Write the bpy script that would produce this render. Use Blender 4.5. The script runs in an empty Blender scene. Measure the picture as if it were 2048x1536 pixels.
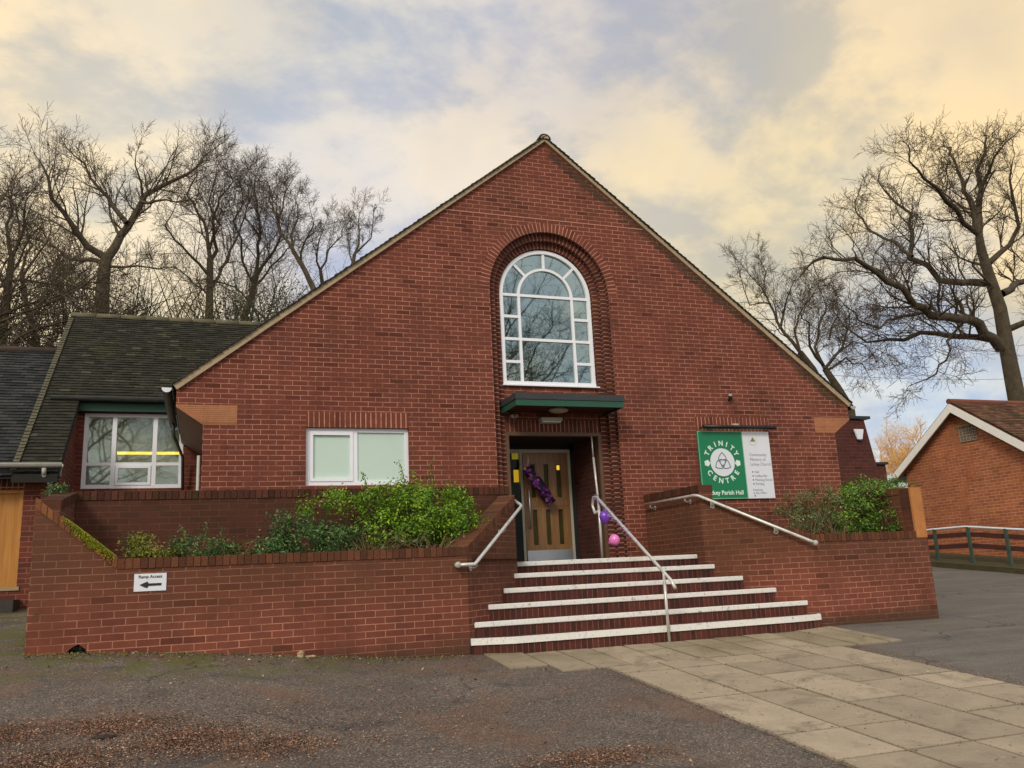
import bpy, bmesh, math, random
from mathutils import Vector, Matrix
from mathutils.geometry import tessellate_polygon
V = Vector
sc = bpy.context.scene
COL = sc.collection
rad = math.radians
R0 = random.Random(7)

# ------------------------------------------------------------------ camera
F, CP, YAW, PITCH, ROLL = 1704.33, V((0.0663, -12.7302, -1.4017)), 0.349951, 0.219821, -0.047810
fw = V((math.sin(YAW)*math.cos(PITCH), math.cos(YAW)*math.cos(PITCH), math.sin(PITCH)))
rt0 = V((math.cos(YAW), -math.sin(YAW), 0)); up0 = rt0.cross(fw)
rt = rt0*math.cos(ROLL)+up0*math.sin(ROLL); up = -rt0*math.sin(ROLL)+up0*math.cos(ROLL)
def ray(px, py): return fw+rt*((px-1024)/F)-up*((py-768)/F)
def at(px, py, Y):
    d = ray(px, py); return CP+d*((Y-CP.y)/d.y)
cam = bpy.data.cameras.new('camera'); co = bpy.data.objects.new('camera', cam); COL.objects.link(co)
cam.sensor_width = 36; cam.lens = 36*F/2048; cam.clip_end = 2000; cam.clip_start = .05
M = Matrix((rt, up, -fw)).transposed().to_4x4(); M.translation = CP; co.matrix_world = M
sc.camera = co
sc.view_settings.view_transform = 'Standard'; sc.view_settings.look = 'None'
sc.view_settings.exposure = 0.03; sc.view_settings.gamma = 1

# ------------------------------------------------------------------ node helpers
def s2l(c):
    return tuple(((x/255)/12.92 if x/255 <= .04045 else ((x/255+.055)/1.055)**2.4) for x in c)
class NT:
    def __init__(s, nt): s.t = nt; nt.nodes.clear()
    def n(s, ty, **kw):
        nd = s.t.nodes.new(ty)
        for k, v in kw.items():
            if k[0] == '_': setattr(nd, k[1:], v)
            else:
                key = int(k[1:]) if (k[0] == 'i' and k[1:].isdigit()) else k.replace('__', ' ')
                s.set(nd, key, v)
        return nd
    def set(s, nd, key, v):
        i = nd.inputs[key]
        if isinstance(v, bpy.types.NodeSocket): s.t.links.new(v, i)
        elif isinstance(v, bpy.types.Node): s.t.links.new(v.outputs[0], i)
        else:
            if i.type == 'RGBA' and len(v) == 3: v = (*v, 1)
            i.default_value = v
    def math(s, op, a, b=None, c=None, clamp=False):
        nd = s.t.nodes.new('ShaderNodeMath'); nd.operation = op; nd.use_clamp = clamp
        s.set(nd, 0, a)
        if b is not None: s.set(nd, 1, b)
        if c is not None: s.set(nd, 2, c)
        return nd.outputs[0]
    def vmath(s, op, a, b=None):
        nd = s.t.nodes.new('ShaderNodeVectorMath'); nd.operation = op
        s.set(nd, 0, a)
        if b is not None: s.set(nd, 1 if op != 'SCALE' else 3, b)
        return nd.outputs['Value'] if op in ('DOT_PRODUCT', 'LENGTH') else nd.outputs[0]
    def mix(s, f, a, b, blend='MIX'):
        nd = s.t.nodes.new('ShaderNodeMix'); nd.data_type = 'RGBA'; nd.blend_type = blend
        s.set(nd, 0, f); s.set(nd, 6, a); s.set(nd, 7, b); return nd.outputs[2]
    def ramp(s, f, stops, interp='LINEAR'):
        nd = s.t.nodes.new('ShaderNodeValToRGB'); cr = nd.color_ramp; cr.interpolation = interp
        while len(cr.elements) < len(stops): cr.elements.new(.5)
        for e, (p, c) in zip(cr.elements, stops):
            e.position = p; e.color = (*c, 1) if hasattr(c, '__len__') else (c, c, c, 1)
        s.set(nd, 0, f); return nd.outputs[0]
    def noise(s, vec, scale, detail=4, rough=.55, dist=0, out=0):
        nd = s.n('ShaderNodeTexNoise', Scale=scale, Detail=detail, Roughness=rough, Distortion=dist)
        if vec is not None: s.set(nd, 'Vector', vec)
        return nd.outputs[out]
    def smooth(s, x, a, b):
        nd = s.n('ShaderNodeMapRange', _interpolation_type='SMOOTHSTEP')
        s.set(nd, 0, x); s.set(nd, 1, a); s.set(nd, 2, b); return nd.outputs[0]
    def out(s, col, rough=.85, bump=None, bs=.3, bd=.02, metal=0, spec=.3, **kw):
        p = s.n('ShaderNodeBsdfPrincipled'); s.set(p, 'Base Color', col); s.set(p, 'Roughness', rough)
        s.set(p, 'Metallic', metal); s.set(p, 'Specular IOR Level', spec)
        for k, v in kw.items(): s.set(p, k.replace('__', ' '), v)
        if bump is not None:
            b = s.n('ShaderNodeBump', Strength=bs, Distance=bd); s.set(b, 'Height', bump); s.set(p, 'Normal', b.outputs[0])
        o = s.n('ShaderNodeOutputMaterial'); s.set(o, 'Surface', p.outputs[0]); return p
def newmat(name):
    m = bpy.data.materials.new(name); m.use_nodes = True; return m, NT(m.node_tree)
def plain(name, col, rough=.6, var=.12, scale=6, metal=0, spec=.4, bs=.1, dirt=None, **kw):
    m, t = newmat(name); g = t.n('ShaderNodeNewGeometry')
    n = t.noise(g.outputs['Position'], scale, 5)
    f = t.math('MULTIPLY_ADD', n, 2*var, 1-var)
    c = t.vmath('SCALE', col, f)
    if dirt:
        c = t.mix(t.math('MULTIPLY', t.smooth(t.noise(g.outputs['Position'], dirt[1], 6, .7), .5, .75), dirt[2]), c, dirt[0])
    t.out(c, rough, n, bs, .01, metal, spec, **kw); return m

def brick(name, c1, c2, mort, soldier=False, voff=0., uoff=0., damp=None, moss=None, bw=.225, rh=.075, msz=.0053, grime=.35, off=.5, radial=None, base=None):
    m, t = newmat(name)
    uv = t.n('ShaderNodeUVMap'); uv.uv_map = 'UVMap'
    sp = t.n('ShaderNodeSeparateXYZ'); t.set(sp, 0, uv.outputs[0])
    u = t.math('ADD', sp.outputs[0], uoff); v = t.math('ADD', sp.outputs[1], voff)
    # slight unevenness of the laying
    g = t.n('ShaderNodeNewGeometry'); pos = g.outputs['Position']
    wob = t.noise(pos, 1.7, 2, .5)
    wb = t.math('MULTIPLY_ADD', wob, .012, -.006)
    wf = t.math('MULTIPLY_ADD', t.noise(pos, 40, 2, .5), .006, -.003)
    v2 = t.math('ADD', t.math('ADD', v, wb), wf); u2 = t.math('ADD', t.math('ADD', u, wb), wf)
    cb = t.n('ShaderNodeCombineXYZ')
    if soldier: t.set(cb, 0, v2); t.set(cb, 1, u2)
    else: t.set(cb, 0, u2); t.set(cb, 1, v2)
    b = t.n('ShaderNodeTexBrick', Color1=c1, Color2=c2, Mortar=mort, Scale=1.0)
    b.inputs['Mortar Size'].default_value = msz; b.inputs['Mortar Smooth'].default_value = .25
    b.inputs['Bias'].default_value = -.1; b.inputs['Brick Width'].default_value = bw; b.inputs['Row Height'].default_value = rh
    b.offset = 0 if soldier else off; b.offset_frequency = 2; b.squash = 1
    t.set(b, 'Vector', cb)
    col = b.outputs[0]
    mf = b.outputs[1]
    b2 = t.n('ShaderNodeTexBrick', Color1=(0, 0, 0), Color2=(1, 1, 1), Mortar=(.5, .5, .5), Scale=1.0)
    b2.inputs['Mortar Size'].default_value = msz; b2.inputs['Bias'].default_value = 0; b2.inputs['Brick Width'].default_value = bw; b2.inputs['Row Height'].default_value = rh
    b2.offset = b.offset; b2.offset_frequency = 2; b2.squash = 1; t.set(b2, 'Vector', cb)
    odd = t.ramp(b2.outputs[0], [(0, .52), (.05, .70), (.10, .93), (.5, 1.0), (.92, 1.02), (1, 1.30)])
    col = t.vmath('MULTIPLY', col, odd)
    # mortar washed to brick colour in places, large weathering, fine grain
    big = t.noise(pos, .8, 5, .6); fine = t.noise(pos, 60, 4, .6); mid = t.noise(pos, 7, 4, .6)
    mean = tuple((a+bb)/2 for a, bb in zip(c1, c2))
    wash = t.math('MULTIPLY', t.smooth(t.noise(pos, 2.3, 5, .65), .45, .62), t.math('MULTIPLY', mf, .6))
    col = t.mix(wash, col, mean)
    k = t.math('MULTIPLY_ADD', big, grime*2, 1-grime)
    k = t.math('MULTIPLY', k, t.math('MULTIPLY_ADD', fine, .5, .75))
    k = t.math('MULTIPLY', k, t.math('MULTIPLY_ADD', mid, .5, .75))
    col = t.vmath('SCALE', col, k)
    br = t.math('MULTIPLY', t.smooth(t.noise(pos, 1.15, 5, .65), .46, .70), .55)
    col = t.mix(br, col, t.vmath('MULTIPLY', col, (.74, .92, .88)))
    # run-off streaks
    pst = t.n('ShaderNodeMapping'); t.set(pst, 0, pos); pst.inputs['Scale'].default_value = (3.2, 3.2, .35)
    stf = t.math('MULTIPLY', t.smooth(t.noise(pst.outputs[0], 1.6, 5, .7), .56, .74), .32)
    col = t.mix(stf, col, t.vmath('SCALE', col, .55))
    if damp:   # (z0, z1, colour, strength): rain stain under a coping or rising damp
        ps = t.n('ShaderNodeSeparateXYZ'); t.set(ps, 0, pos)
        zz = t.math('MULTIPLY_ADD', t.noise(pos, 1.3, 5, .65), .7, t.math('ADD', ps.outputs[2], -.35))
        f = t.math('MULTIPLY', t.smooth(zz, damp[0], damp[1]), damp[3])
        f = t.math('MULTIPLY', f, t.math('MULTIPLY_ADD', mid, 1.0, .45), clamp=True)
        col = t.mix(f, col, t.mix(.5, damp[2], t.vmath('MULTIPLY', col, (.50, .58, .52))))
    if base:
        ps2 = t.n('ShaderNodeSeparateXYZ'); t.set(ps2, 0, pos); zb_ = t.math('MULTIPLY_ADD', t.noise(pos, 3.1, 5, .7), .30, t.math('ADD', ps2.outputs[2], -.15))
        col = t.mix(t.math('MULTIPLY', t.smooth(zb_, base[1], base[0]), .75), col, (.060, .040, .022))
    if moss:   # (threshold, colour, scale)
        f = t.smooth(t.noise(pos, moss[2], 6, .7), moss[0], moss[0]+.08)
        col = t.mix(f, col, moss[1])
    h = t.math('ADD', t.math('MULTIPLY', mf, -1.0), t.math('MULTIPLY', fine, .5))
    t.out(col, .88, h, .55, .006, spec=.25)
    return m

B1, B2, MO = (.192, .054, .033), (.132, .039, .027), (.45, .225, .155)
DAMP = (.060, .034, .019)
m_brick = brick('hall brick', B1, B2, MO)
m_sold = brick('soldier brick', (.24, .062, .036), (.13, .036, .024), MO, soldier=True, bw=.225)
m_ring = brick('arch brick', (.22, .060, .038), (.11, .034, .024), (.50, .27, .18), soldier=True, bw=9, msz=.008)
m_ringshade = brick('shaded inner arch brick', (.125, .036, .024), (.045, .018, .015), (.40, .20, .13), soldier=True, bw=9, msz=.008)  # inner orders darkened: shadow between the arch steps put into the colour
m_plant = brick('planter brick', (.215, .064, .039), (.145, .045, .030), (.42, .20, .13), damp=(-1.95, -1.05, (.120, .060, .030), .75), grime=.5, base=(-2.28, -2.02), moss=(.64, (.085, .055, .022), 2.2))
m_plant2 = brick('parapet brick', (.20, .056, .034), (.11, .034, .024), (.26, .12, .075), damp=(-1.2, -.7, (.062, .030, .019), .9), grime=.45)
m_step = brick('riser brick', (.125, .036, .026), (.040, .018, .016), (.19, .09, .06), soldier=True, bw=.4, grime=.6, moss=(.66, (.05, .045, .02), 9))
m_cop = brick('coping brick', (.20, .060, .030), (.11, .040, .022), (.30, .16, .09), soldier=True, bw=.5, grime=.5, moss=(.60, (.075, .075, .018), 5))
m_copm = brick('mossy coping brick', (.26, .095, .035), (.15, .06, .025), (.33, .19, .08), soldier=True, bw=.5, grime=.5, moss=(.47, (.21, .22, .02), 4))
m_gar = brick('garage brick', (.46, .150, .062), (.27, .082, .045), (.50, .27, .15), grime=.45, msz=.008)
m_ext = brick('extension brick', (.10, .030, .022), (.06, .02, .017), (.13, .055, .04), grime=.3)
m_wing = brick('wing brick', (.19, .050, .032), (.10, .030, .022), (.30, .14, .09))
m_tan = brick('kneeler tile', (.46, .20, .095), (.36, .15, .075), (.24, .10, .05), bw=9.0, rh=.028, msz=.004, grime=.25)
m_orange = brick('pier brick', (.50, .21, .065), (.44, .18, .06), (.50, .24, .10), soldier=True, bw=2, rh=.3, msz=.002, grime=.3)
m_white = plain('white frame', (.86, .89, .94), .35, .03)
m_strip = None
m_cement = plain('verge cement', (.40, .31, .20), .9, .3, 9, dirt=((.20, .15, .09), 4, .5))
m_tile, t = newmat('roof tile')
g = t.n('ShaderNodeNewGeometry')
c = t.ramp(g.outputs['Random Per Island'], [(0, (.026, .026, .018)), (.5, (.036, .036, .026)), (.93, (.048, .044, .031)), (1, (.085, .078, .052))])
nn = t.noise(g.outputs['Position'], 1.4, 6, .7)
c = t.mix(t.math('MULTIPLY', t.smooth(nn, .58, .70), .6), c, (.058, .064, .020)); f2 = t.noise(g.outputs['Position'], 45, 4)
t.out(t.vmath('SCALE', c, t.math('MULTIPLY_ADD', f2, .9, .50)), .9, f2, .5, .01, spec=.12)
m_tiler, t = newmat('red roof tile')
g = t.n('ShaderNodeNewGeometry')
c = t.ramp(g.outputs['Random Per Island'], [(0, (.075, .035, .022)), (.5, (.13, .062, .035)), (1, (.19, .10, .055))])
nn = t.noise(g.outputs['Position'], 2.5, 6, .7)
c = t.mix(t.smooth(nn, .56, .66), c, (.06, .06, .02)); f2 = t.noise(g.outputs['Position'], 45, 4)
t.out(t.vmath('SCALE', c, t.math('MULTIPLY_ADD', f2, .9, .55)), .9, f2, .5, .01, spec=.2)
m_green = plain('green paint', (.014, .082, .050), .4, .2, 5)
m_lead = plain('dark lead', (.035, .040, .045), .55, .3, 6)
m_gutter = plain('gutter grey', (.050, .055, .052), .5, .3, 8, dirt=((.12, .12, .10), 6, .5))
m_gutl = plain('old white plastic', (.42, .42, .38), .5, .2, 9, dirt=((.08, .08, .06), 7, .6))
m_soffit = plain('brown soffit', (.21, .13, .085), .6, .25, 3)
m_wood = None
m, t = newmat('door wood'); g = t.n('ShaderNodeNewGeometry'); mp = t.n('ShaderNodeMapping'); t.set(mp, 0, g.outputs['Position']); mp.inputs['Scale'].default_value = (22, 22, 1.2)
n1 = t.noise(mp.outputs[0], 1.5, 6, .6, 1.2)
t.out(t.ramp(n1, [(.25, (.15, .072, .026)), (.75, (.32, .168, .062))]), .38, n1, .1, .003, spec=.5); m_wood = m
m, t = newmat('orange timber'); g = t.n('ShaderNodeNewGeometry'); mp = t.n('ShaderNodeMapping'); t.set(mp, 0, g.outputs['Position']); mp.inputs['Scale'].default_value = (18, 18, .8)
n1 = t.noise(mp.outputs[0], 1.5, 6, .6, .8)
t.out(t.ramp(n1, [(.25, (.36, .15, .03)), (.75, (.55, .26, .06))]), .5, n1, .15, .003); m_orwood = m
m_brown = plain('brown frame paint', (.12, .065, .035), .5, .2, 6)
m_steel = plain('brushed steel', (.45, .50, .55), .35, .08, 14, metal=.8)
m_galv = plain('galvanised rail', (.62, .62, .58), .35, .22, 12, metal=.35, dirt=((.16, .13, .10), 8, .6))
m_black = plain('black metal', (.012, .012, .013), .35, .2, 8)
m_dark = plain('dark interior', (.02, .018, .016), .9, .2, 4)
m_lampw = plain('cream lamp plastic', (.42, .40, .32), .4, .1, 8)
m_signw = plain('white board', (.74, .78, .84), .45, .04, 4)
m_signg = plain('green board', (.004, .20, .085), .5, .08, 5)
m_sgrey = plain('sign grey', (.30, .33, .38), .6, .02)
m_txt = plain('sign pale letters', (.72, .88, .78), .5, .02)
m_knot = plain('knot line', (.16, .24, .26), .6, .02)
m_red = plain('sign olive', (.20, .22, .05), .6, .02)
m_asph = None
m_mint = plain('frosted pane', (.56, .72, .63), .12, .03, 2, spec=.6, bs=.02)
m_curt = plain('pale blind', (.78, .84, .82), .8, .06, 2)

def glass(name, tint, fac):
    m, t = newmat(name)
    gl = t.n('ShaderNodeBsdfGlossy'); gl.inputs['Roughness'].default_value = .02; gl.inputs['Color'].default_value = (.74, .94, .92, 1)
    g = t.n('ShaderNodeNewGeometry'); nb = t.noise(g.outputs['Position'], 2.5, 2)
    bm = t.n('ShaderNodeBump', Strength=.05, Distance=.006); t.set(bm, 'Height', nb); t.set(gl, 'Normal', bm.outputs[0])
    tr = t.n('ShaderNodeBsdfTransparent'); tr.inputs['Color'].default_value = (*tint, 1)
    lw = t.n('ShaderNodeFresnel'); lw.inputs[0].default_value = 1.5
    mx = t.n('ShaderNodeMixShader'); t.set(mx, 0, t.math('ADD', lw.outputs[0], fac, clamp=True)); t.set(mx, 1, tr.outputs[0]); t.set(mx, 2, gl.outputs[0])
    o = t.n('ShaderNodeOutputMaterial'); t.set(o, 0, mx.outputs[0]); return m
m_glass = glass('window glass', (.70, .88, .82), .34)
m_glassw = glass('clear glass', (.88, .95, .95), .16)
m_dglass = glass('door glass', (.50, .48, .26), -.03)
def emit(name, col, st):
    m, t = newmat(name); e = t.n('ShaderNodeEmission', Color=col, Strength=st); o = t.n('ShaderNodeOutputMaterial'); t.set(o, 0, e.outputs[0]); return m
m_tube = emit('lit warm tube', (1, .70, .08), 1.6)
m_glow = emit('yellow reflection glow', (1, .62, .06), .9)  # added glow for the yellow reflections in the entrance glazing

# nosing: white paint with worn chips
m, t = newmat('nosing paint'); g = t.n('ShaderNodeNewGeometry')
n1 = t.noise(g.outputs['Position'], 14, 6, .75); n2 = t.noise(g.outputs['Position'], 3, 3)
f = t.math('MULTIPLY', t.smooth(n1, .57, .64), t.smooth(n2, .44, .55))
c = t.mix(t.smooth(t.noise(g.outputs['Position'], 30, 4), .5, .8), (.80, .80, .76), (.55, .52, .44))
t.out(t.mix(t.math('MULTIPLY', f, .8), c, (.16, .12, .10)), .6, n1, .2, .004); m_strip = m

# ground
m, t = newmat('asphalt'); g = t.n('ShaderNodeNewGeometry'); P = g.outputs['Position']
sp = t.n('ShaderNodeSeparateXYZ'); t.set(sp, 0, P)
vo = t.n('ShaderNodeTexVoronoi', Scale=105.0); t.set(vo, 'Vector', P)
vs = t.n('ShaderNodeSeparateColor'); t.set(vs, 0, vo.outputs['Color'])
agg = t.ramp(vs.outputs[0], [(0, (.052, .041, .034)), (.5, (.112, .089, .072)), (.85, (.170, .136, .106)), (.97, (.26, .21, .165)), (1, (.44, .38, .30))])
big = t.noise(P, .45, 6, .6); med = t.noise(P, 2.2, 5, .65); fin = t.noise(P, 160, 3)
c = t.vmath('SCALE', agg, t.math('MULTIPLY_ADD', big, 1.1, .45))
c = t.vmath('SCALE', c, t.math('MULTIPLY_ADD', med, .8, .6))
c = t.mix(t.math('MULTIPLY', t.smooth(t.noise(P, 1.1, 5, .6, .5), .50, .66), .4), c, (.17, .085, .048))
c = t.mix(t.math('MULTIPLY', t.smooth(t.noise(P, .9, 6, .65, .8), .56, .64), .55), c, (.045, .045, .045))
# green algae near the walls on the left
near = t.math('MULTIPLY', t.smooth(sp.outputs[1], -4.6, -2.9), t.smooth(sp.outputs[0], 3.2, .5))
c = t.mix(t.math('MULTIPLY', near, t.smooth(t.noise(P, 2.6, 6, .7), .44, .62)), c, (.095, .10, .020))
# smoother, greyer, newer surface at the right of the path
rg = t.smooth(sp.outputs[0], 7.3, 7.6)
mpt = t.n('ShaderNodeMapping'); t.set(mpt, 0, P); mpt.inputs['Scale'].default_value = (.35, 1.6, 1)
trk = t.noise(mpt.outputs[0], 1.6, 6, .65, .4)
c = t.mix(t.math('MULTIPLY', rg, .6), c, t.vmath('SCALE', (.150, .142, .122), t.math('MULTIPLY_ADD', trk, 1.7, .12)))
crk = t.n('ShaderNodeTexVoronoi', Scale=.55); crk.feature = 'DISTANCE_TO_EDGE'; t.set(crk, 'Vector', t.vmath('ADD', P, t.vmath('SCALE', t.noise(P, 2.5, 4, .7, 0, 1), .5)))
c = t.mix(t.math('MULTIPLY', t.smooth(crk.outputs[0], .012, .003), t.math('MULTIPLY', t.smooth(big, .48, .58), .7)), c, (.022, .019, .016))
vo2 = t.n('ShaderNodeTexVoronoi', Scale=105.0); t.set(vo2, 'Vector', P)
h = t.math('ADD', vo2.outputs['Distance'], t.math('MULTIPLY', med, 2.))
t.out(c, .8, h, .5, .008, spec=.35); m_asph = m

m, t = newmat('paving slab'); g = t.n('ShaderNodeNewGeometry'); P = g.outputs['Position']
c = t.ramp(g.outputs['Random Per Island'], [(0, (.30, .245, .170)), (.5, (.35, .285, .20)), (1, (.40, .325, .23))])
n1 = t.noise(P, 3, 6, .65); n2 = t.noise(P, 55, 4, .6); n3 = t.noise(P, 1.1, 4)
c = t.vmath('SCALE', c, t.math('MULTIPLY_ADD', n1, .6, .7)); c = t.vmath('SCALE', c, t.math('MULTIPLY_ADD', n2, .4, .8))
c = t.mix(t.smooth(t.noise(P, 22, 3, .5), .66, .72), c, (.06, .045, .03))
c = t.mix(t.math('MULTIPLY', t.smooth(t.noise(P, 1.9, 6, .7, .6), .50, .66), .6), c, (.17, .14, .095))
c = t.mix(t.math('MULTIPLY', t.smooth(t.noise(P, 9, 5, .75), .62, .70), .6), c, (.50, .43, .33))
spy = t.n('ShaderNodeSeparateXYZ'); t.set(spy, 0, P)
wet = t.math('MULTIPLY', t.smooth(spy.outputs[1], -4.9, -3.6), t.smooth(n3, .35, .65))
c = t.mix(t.math('MULTIPLY', wet, .45), c, (.15, .125, .055))
t.out(c, .85, n2, .25, .004); m_slab = m

m_soil = plain('planter soil', (.035, .024, .016), .95, .4, 12, bs=.6)
m_bark, t = newmat('bark'); g = t.n('ShaderNodeNewGeometry'); n1 = t.noise(g.outputs['Position'], 5, 6, .7)
t.out(t.ramp(n1, [(.3, (.045, .034, .022)), (.6, (.095, .075, .046)), (.8, (.10, .10, .045))]), .95, n1, .6, .03)
m_twig = plain('twig', (.080, .057, .036), .9, .3, 3)
m_twigt = plain('pale twig', (.16, .105, .05), .9, .3, 3)
m_gold = plain('golden twig', (.80, .52, .22), .9, .2, 3)
def leafmat(name, stops, tr=.25):
    m, t = newmat(name); g = t.n('ShaderNodeNewGeometry')
    c = t.ramp(g.outputs['Random Per Island'], stops)
    c = t.vmath('SCALE', c, t.math('MULTIPLY_ADD', t.noise(g.outputs['Position'], 3.5, 3), 1.3, .35))
    p = t.out(c, .5, spec=.35)
    tl = t.n('ShaderNodeBsdfTranslucent'); t.set(tl, 0, c); mx = t.n('ShaderNodeMixShader'); mx.inputs[0].default_value = tr
    t.set(mx, 1, p.outputs[0]); t.set(mx, 2, tl.outputs[0])
    o = [n for n in t.t.nodes if n.type == 'OUTPUT_MATERIAL'][0]; t.set(o, 0, mx.outputs[0]); return m
m_lf1 = leafmat('bright leaf', [(0, (.035, .09, .010)), (.35, (.10, .23, .014)), (.8, (.24, .41, .02)), (1, (.42, .54, .05))])
m_lf2 = leafmat('dark leaf', [(0, (.024, .06, .018)), (.5, (.06, .14, .035)), (.85, (.13, .25, .06)), (1, (.26, .32, .12))])
m_lf3 = leafmat('grey leaf', [(0, (.06, .07, .028)), (.5, (.13, .18, .055)), (.85, (.23, .28, .10)), (1, (.38, .34, .18))])
m_lf5 = leafmat('glossy leaf', [(0, (.03, .08, .012)), (.4, (.08, .19, .02)), (.85, (.20, .34, .04)), (1, (.42, .50, .10))])
m_lf4 = leafmat('yellow leaf', [(0, (.06, .09, .015)), (.5, (.17, .20, .02)), (1, (.38, .36, .05))])
m_ivy = leafmat('ivy leaf', [(0, (.02, .03, .01)), (.6, (.055, .062, .02)), (1, (.14, .11, .04))])
m_litter = leafmat('dead leaf', [(0, (.08, .042, .028)), (.4, (.19, .090, .052)), (.8, (.31, .155, .085)), (1, (.52, .37, .24))], .0)
m_grit = leafmat('grit', [(0, (.06, .05, .04)), (.8, (.17, .14, .11)), (1, (.45, .40, .33))], .0)

# ------------------------------------------------------------------ mesh builder
def rootloc(p):
    l = V((0, 0, 0))
    while p is not None: l = l+p.location; p = p.parent
    return l
class MB:
    def __init__(s): s.v = []; s.f = []; s.uv = []; s.mi = []; s.sm = []
    def face(s, pts, uv=None, mi=0, smooth=False):
        pts = [V(p) for p in pts]
        if uv is None:
            n = V((0, 0, 0))
            for i in range(len(pts)): n += (pts[i]).cross(pts[(i+1) % len(pts)])
            if n.length < 1e-12: n = V((0, 0, 1))
            n.normalize()
            if abs(n.z) > .98: tt = V((1, 0, 0))
            else: tt = V((0, 0, 1)).cross(n).normalized()
            if abs(n.y) > .2 and tt.x < 0: tt = -tt
            b = V((0, 0, 1)) if abs(n.z) < .05 else n.cross(tt)
            if abs(n.z) > .98: b = V((0, 1, 0))
            uv = [(p.dot(tt), p.dot(b)) for p in pts]
        i0 = len(s.v); s.v += pts; s.f.append(tuple(range(i0, i0+len(pts)))); s.uv += uv; s.mi.append(mi); s.sm.append(smooth)
    def box(s, a, b, mi=0):
        x0, y0, z0 = (min(a[i], b[i]) for i in range(3)); x1, y1, z1 = (max(a[i], b[i]) for i in range(3))
        s.face([(x0, y0, z0), (x1, y0, z0), (x1, y0, z1), (x0, y0, z1)], mi=mi)
        s.face([(x1, y1, z0), (x0, y1, z0), (x0, y1, z1), (x1, y1, z1)], mi=mi)
        s.face([(x0, y1, z0), (x0, y0, z0), (x0, y0, z1), (x0, y1, z1)], mi=mi)
        s.face([(x1, y0, z0), (x1, y1, z0), (x1, y1, z1), (x1, y0, z1)], mi=mi)
        s.face([(x0, y0, z1), (x1, y0, z1), (x1, y1, z1), (x0, y1, z1)], mi=mi)
        s.face([(x0, y1, z0), (x1, y1, z0), (x1, y0, z0), (x0, y0, z0)], mi=mi)
    def prism(s, poly, d, mi=0, caps=True):
        """poly: CCW seen from against d (front); extruded by vector d"""
        d = V(d); poly = [V(p) for p in poly]; n = len(poly)
        if caps: s.face(poly, mi=mi); s.face([p+d for p in reversed(poly)], mi=mi)
        for i in range(n):
            a, b = poly[i], poly[(i+1) % n]; s.face([b, a, a+d, b+d], mi=mi)
    def hull(s, a, b, mi=0):
        """two quads (lists of 4) joined: a is the front (CCW from outside), b the back in the same order"""
        s.face(a, mi=mi); s.face(list(reversed(b)), mi=mi)
        for i in range(4):
            j = (i+1) % 4; s.face([a[j], a[i], b[i], b[j]], mi=mi)
    def tube(s, pts, r, sides=8, mi=0, cap=True, smooth=True):
        pts = [V(p) for p in pts]; n = len(pts)
        if not hasattr(r, '__len__'): r = [r]*n
        rings = []; pv = None
        for i in range(n):
            d = (pts[min(i+1, n-1)]-pts[max(i-1, 0)])
            d = d.normalized() if d.length > 1e-9 else V((0, 0, 1))
            if pv is None: a = d.cross(V((0, 0, 1)) if abs(d.z) < .9 else V((1, 0, 0))).normalized()
            else:
                a = pv-d*pv.dot(d); a = a.normalized() if a.length > 1e-6 else d.orthogonal().normalized()
            pv = a; b = d.cross(a)
            i0 = len(s.v)
            for k in range(sides):
                an = 2*math.pi*k/sides; s.v.append(pts[i]+(a*math.cos(an)+b*math.sin(an))*r[i]); 
            rings.append(i0)
        for i in range(n-1):
            for k in range(sides):
                k2 = (k+1) % sides
                s.f.append((rings[i]+k, rings[i]+k2, rings[i+1]+k2, rings[i+1]+k)); s.uv += [(0, 0)]*4; s.mi.append(mi); s.sm.append(smooth)
        if cap:
            s.f.append(tuple(rings[0]+k for k in reversed(range(sides)))); s.uv += [(0, 0)]*sides; s.mi.append(mi); s.sm.append(False)
            s.f.append(tuple(rings[-1]+k for k in range(sides))); s.uv += [(0, 0)]*sides; s.mi.append(mi); s.sm.append(False)
    def sphere(s, c, r, seg=14, rings=10, sc3=(1, 1, 1), mi=0, fn=None):
        c = V(c); i0 = len(s.v)
        for i in range(rings+1):
            th = math.pi*i/rings
            for k in range(seg):
                ph = 2*math.pi*k/seg
                d = V((math.sin(th)*math.cos(ph)*sc3[0], math.sin(th)*math.sin(ph)*sc3[1], math.cos(th)*sc3[2]))
                if fn: d = fn(d)
                s.v.append(c+d*r)
        for i in range(rings):
            for k in range(seg):
                k2 = (k+1) % seg
                s.f.append((i0+i*seg+k, i0+(i+1)*seg+k, i0+(i+1)*seg+k2, i0+i*seg+k2)); s.uv += [(0, 0)]*4; s.mi.append(mi); s.sm.append(True)
    def build(s, name, mats, parent=None, bevel=0, weld=True):
        me = bpy.data.meshes.new(name); l = rootloc(parent)
        me.from_pydata([v-l for v in s.v], [], s.f)
        uvl = me.uv_layers.new(name='UVMap')
        flat = [c for u in s.uv for c in u]
        uvl.data.foreach_set('uv', flat)
        if not isinstance(mats, (list, tuple)): mats = [mats]
        for m in mats: me.materials.append(m)
        me.polygons.foreach_set('material_index', s.mi); me.polygons.foreach_set('use_smooth', s.sm)
        if bevel:
            bm = bmesh.new(); bm.from_mesh(me); bmesh.ops.remove_doubles(bm, verts=bm.verts, dist=1e-5)
            eds = [e for e in bm.edges if len(e.link_faces) == 2 and e.calc_face_angle(0) > .5]
            bmesh.ops.bevel(bm, geom=eds, offset=bevel, segments=2, affect='EDGES', clamp_overlap=True)
            bm.to_mesh(me); bm.free()
        me.update()
        o = bpy.data.objects.new(name, me); COL.objects.link(o)
        if parent is not None: o.parent = parent
        return o
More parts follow.
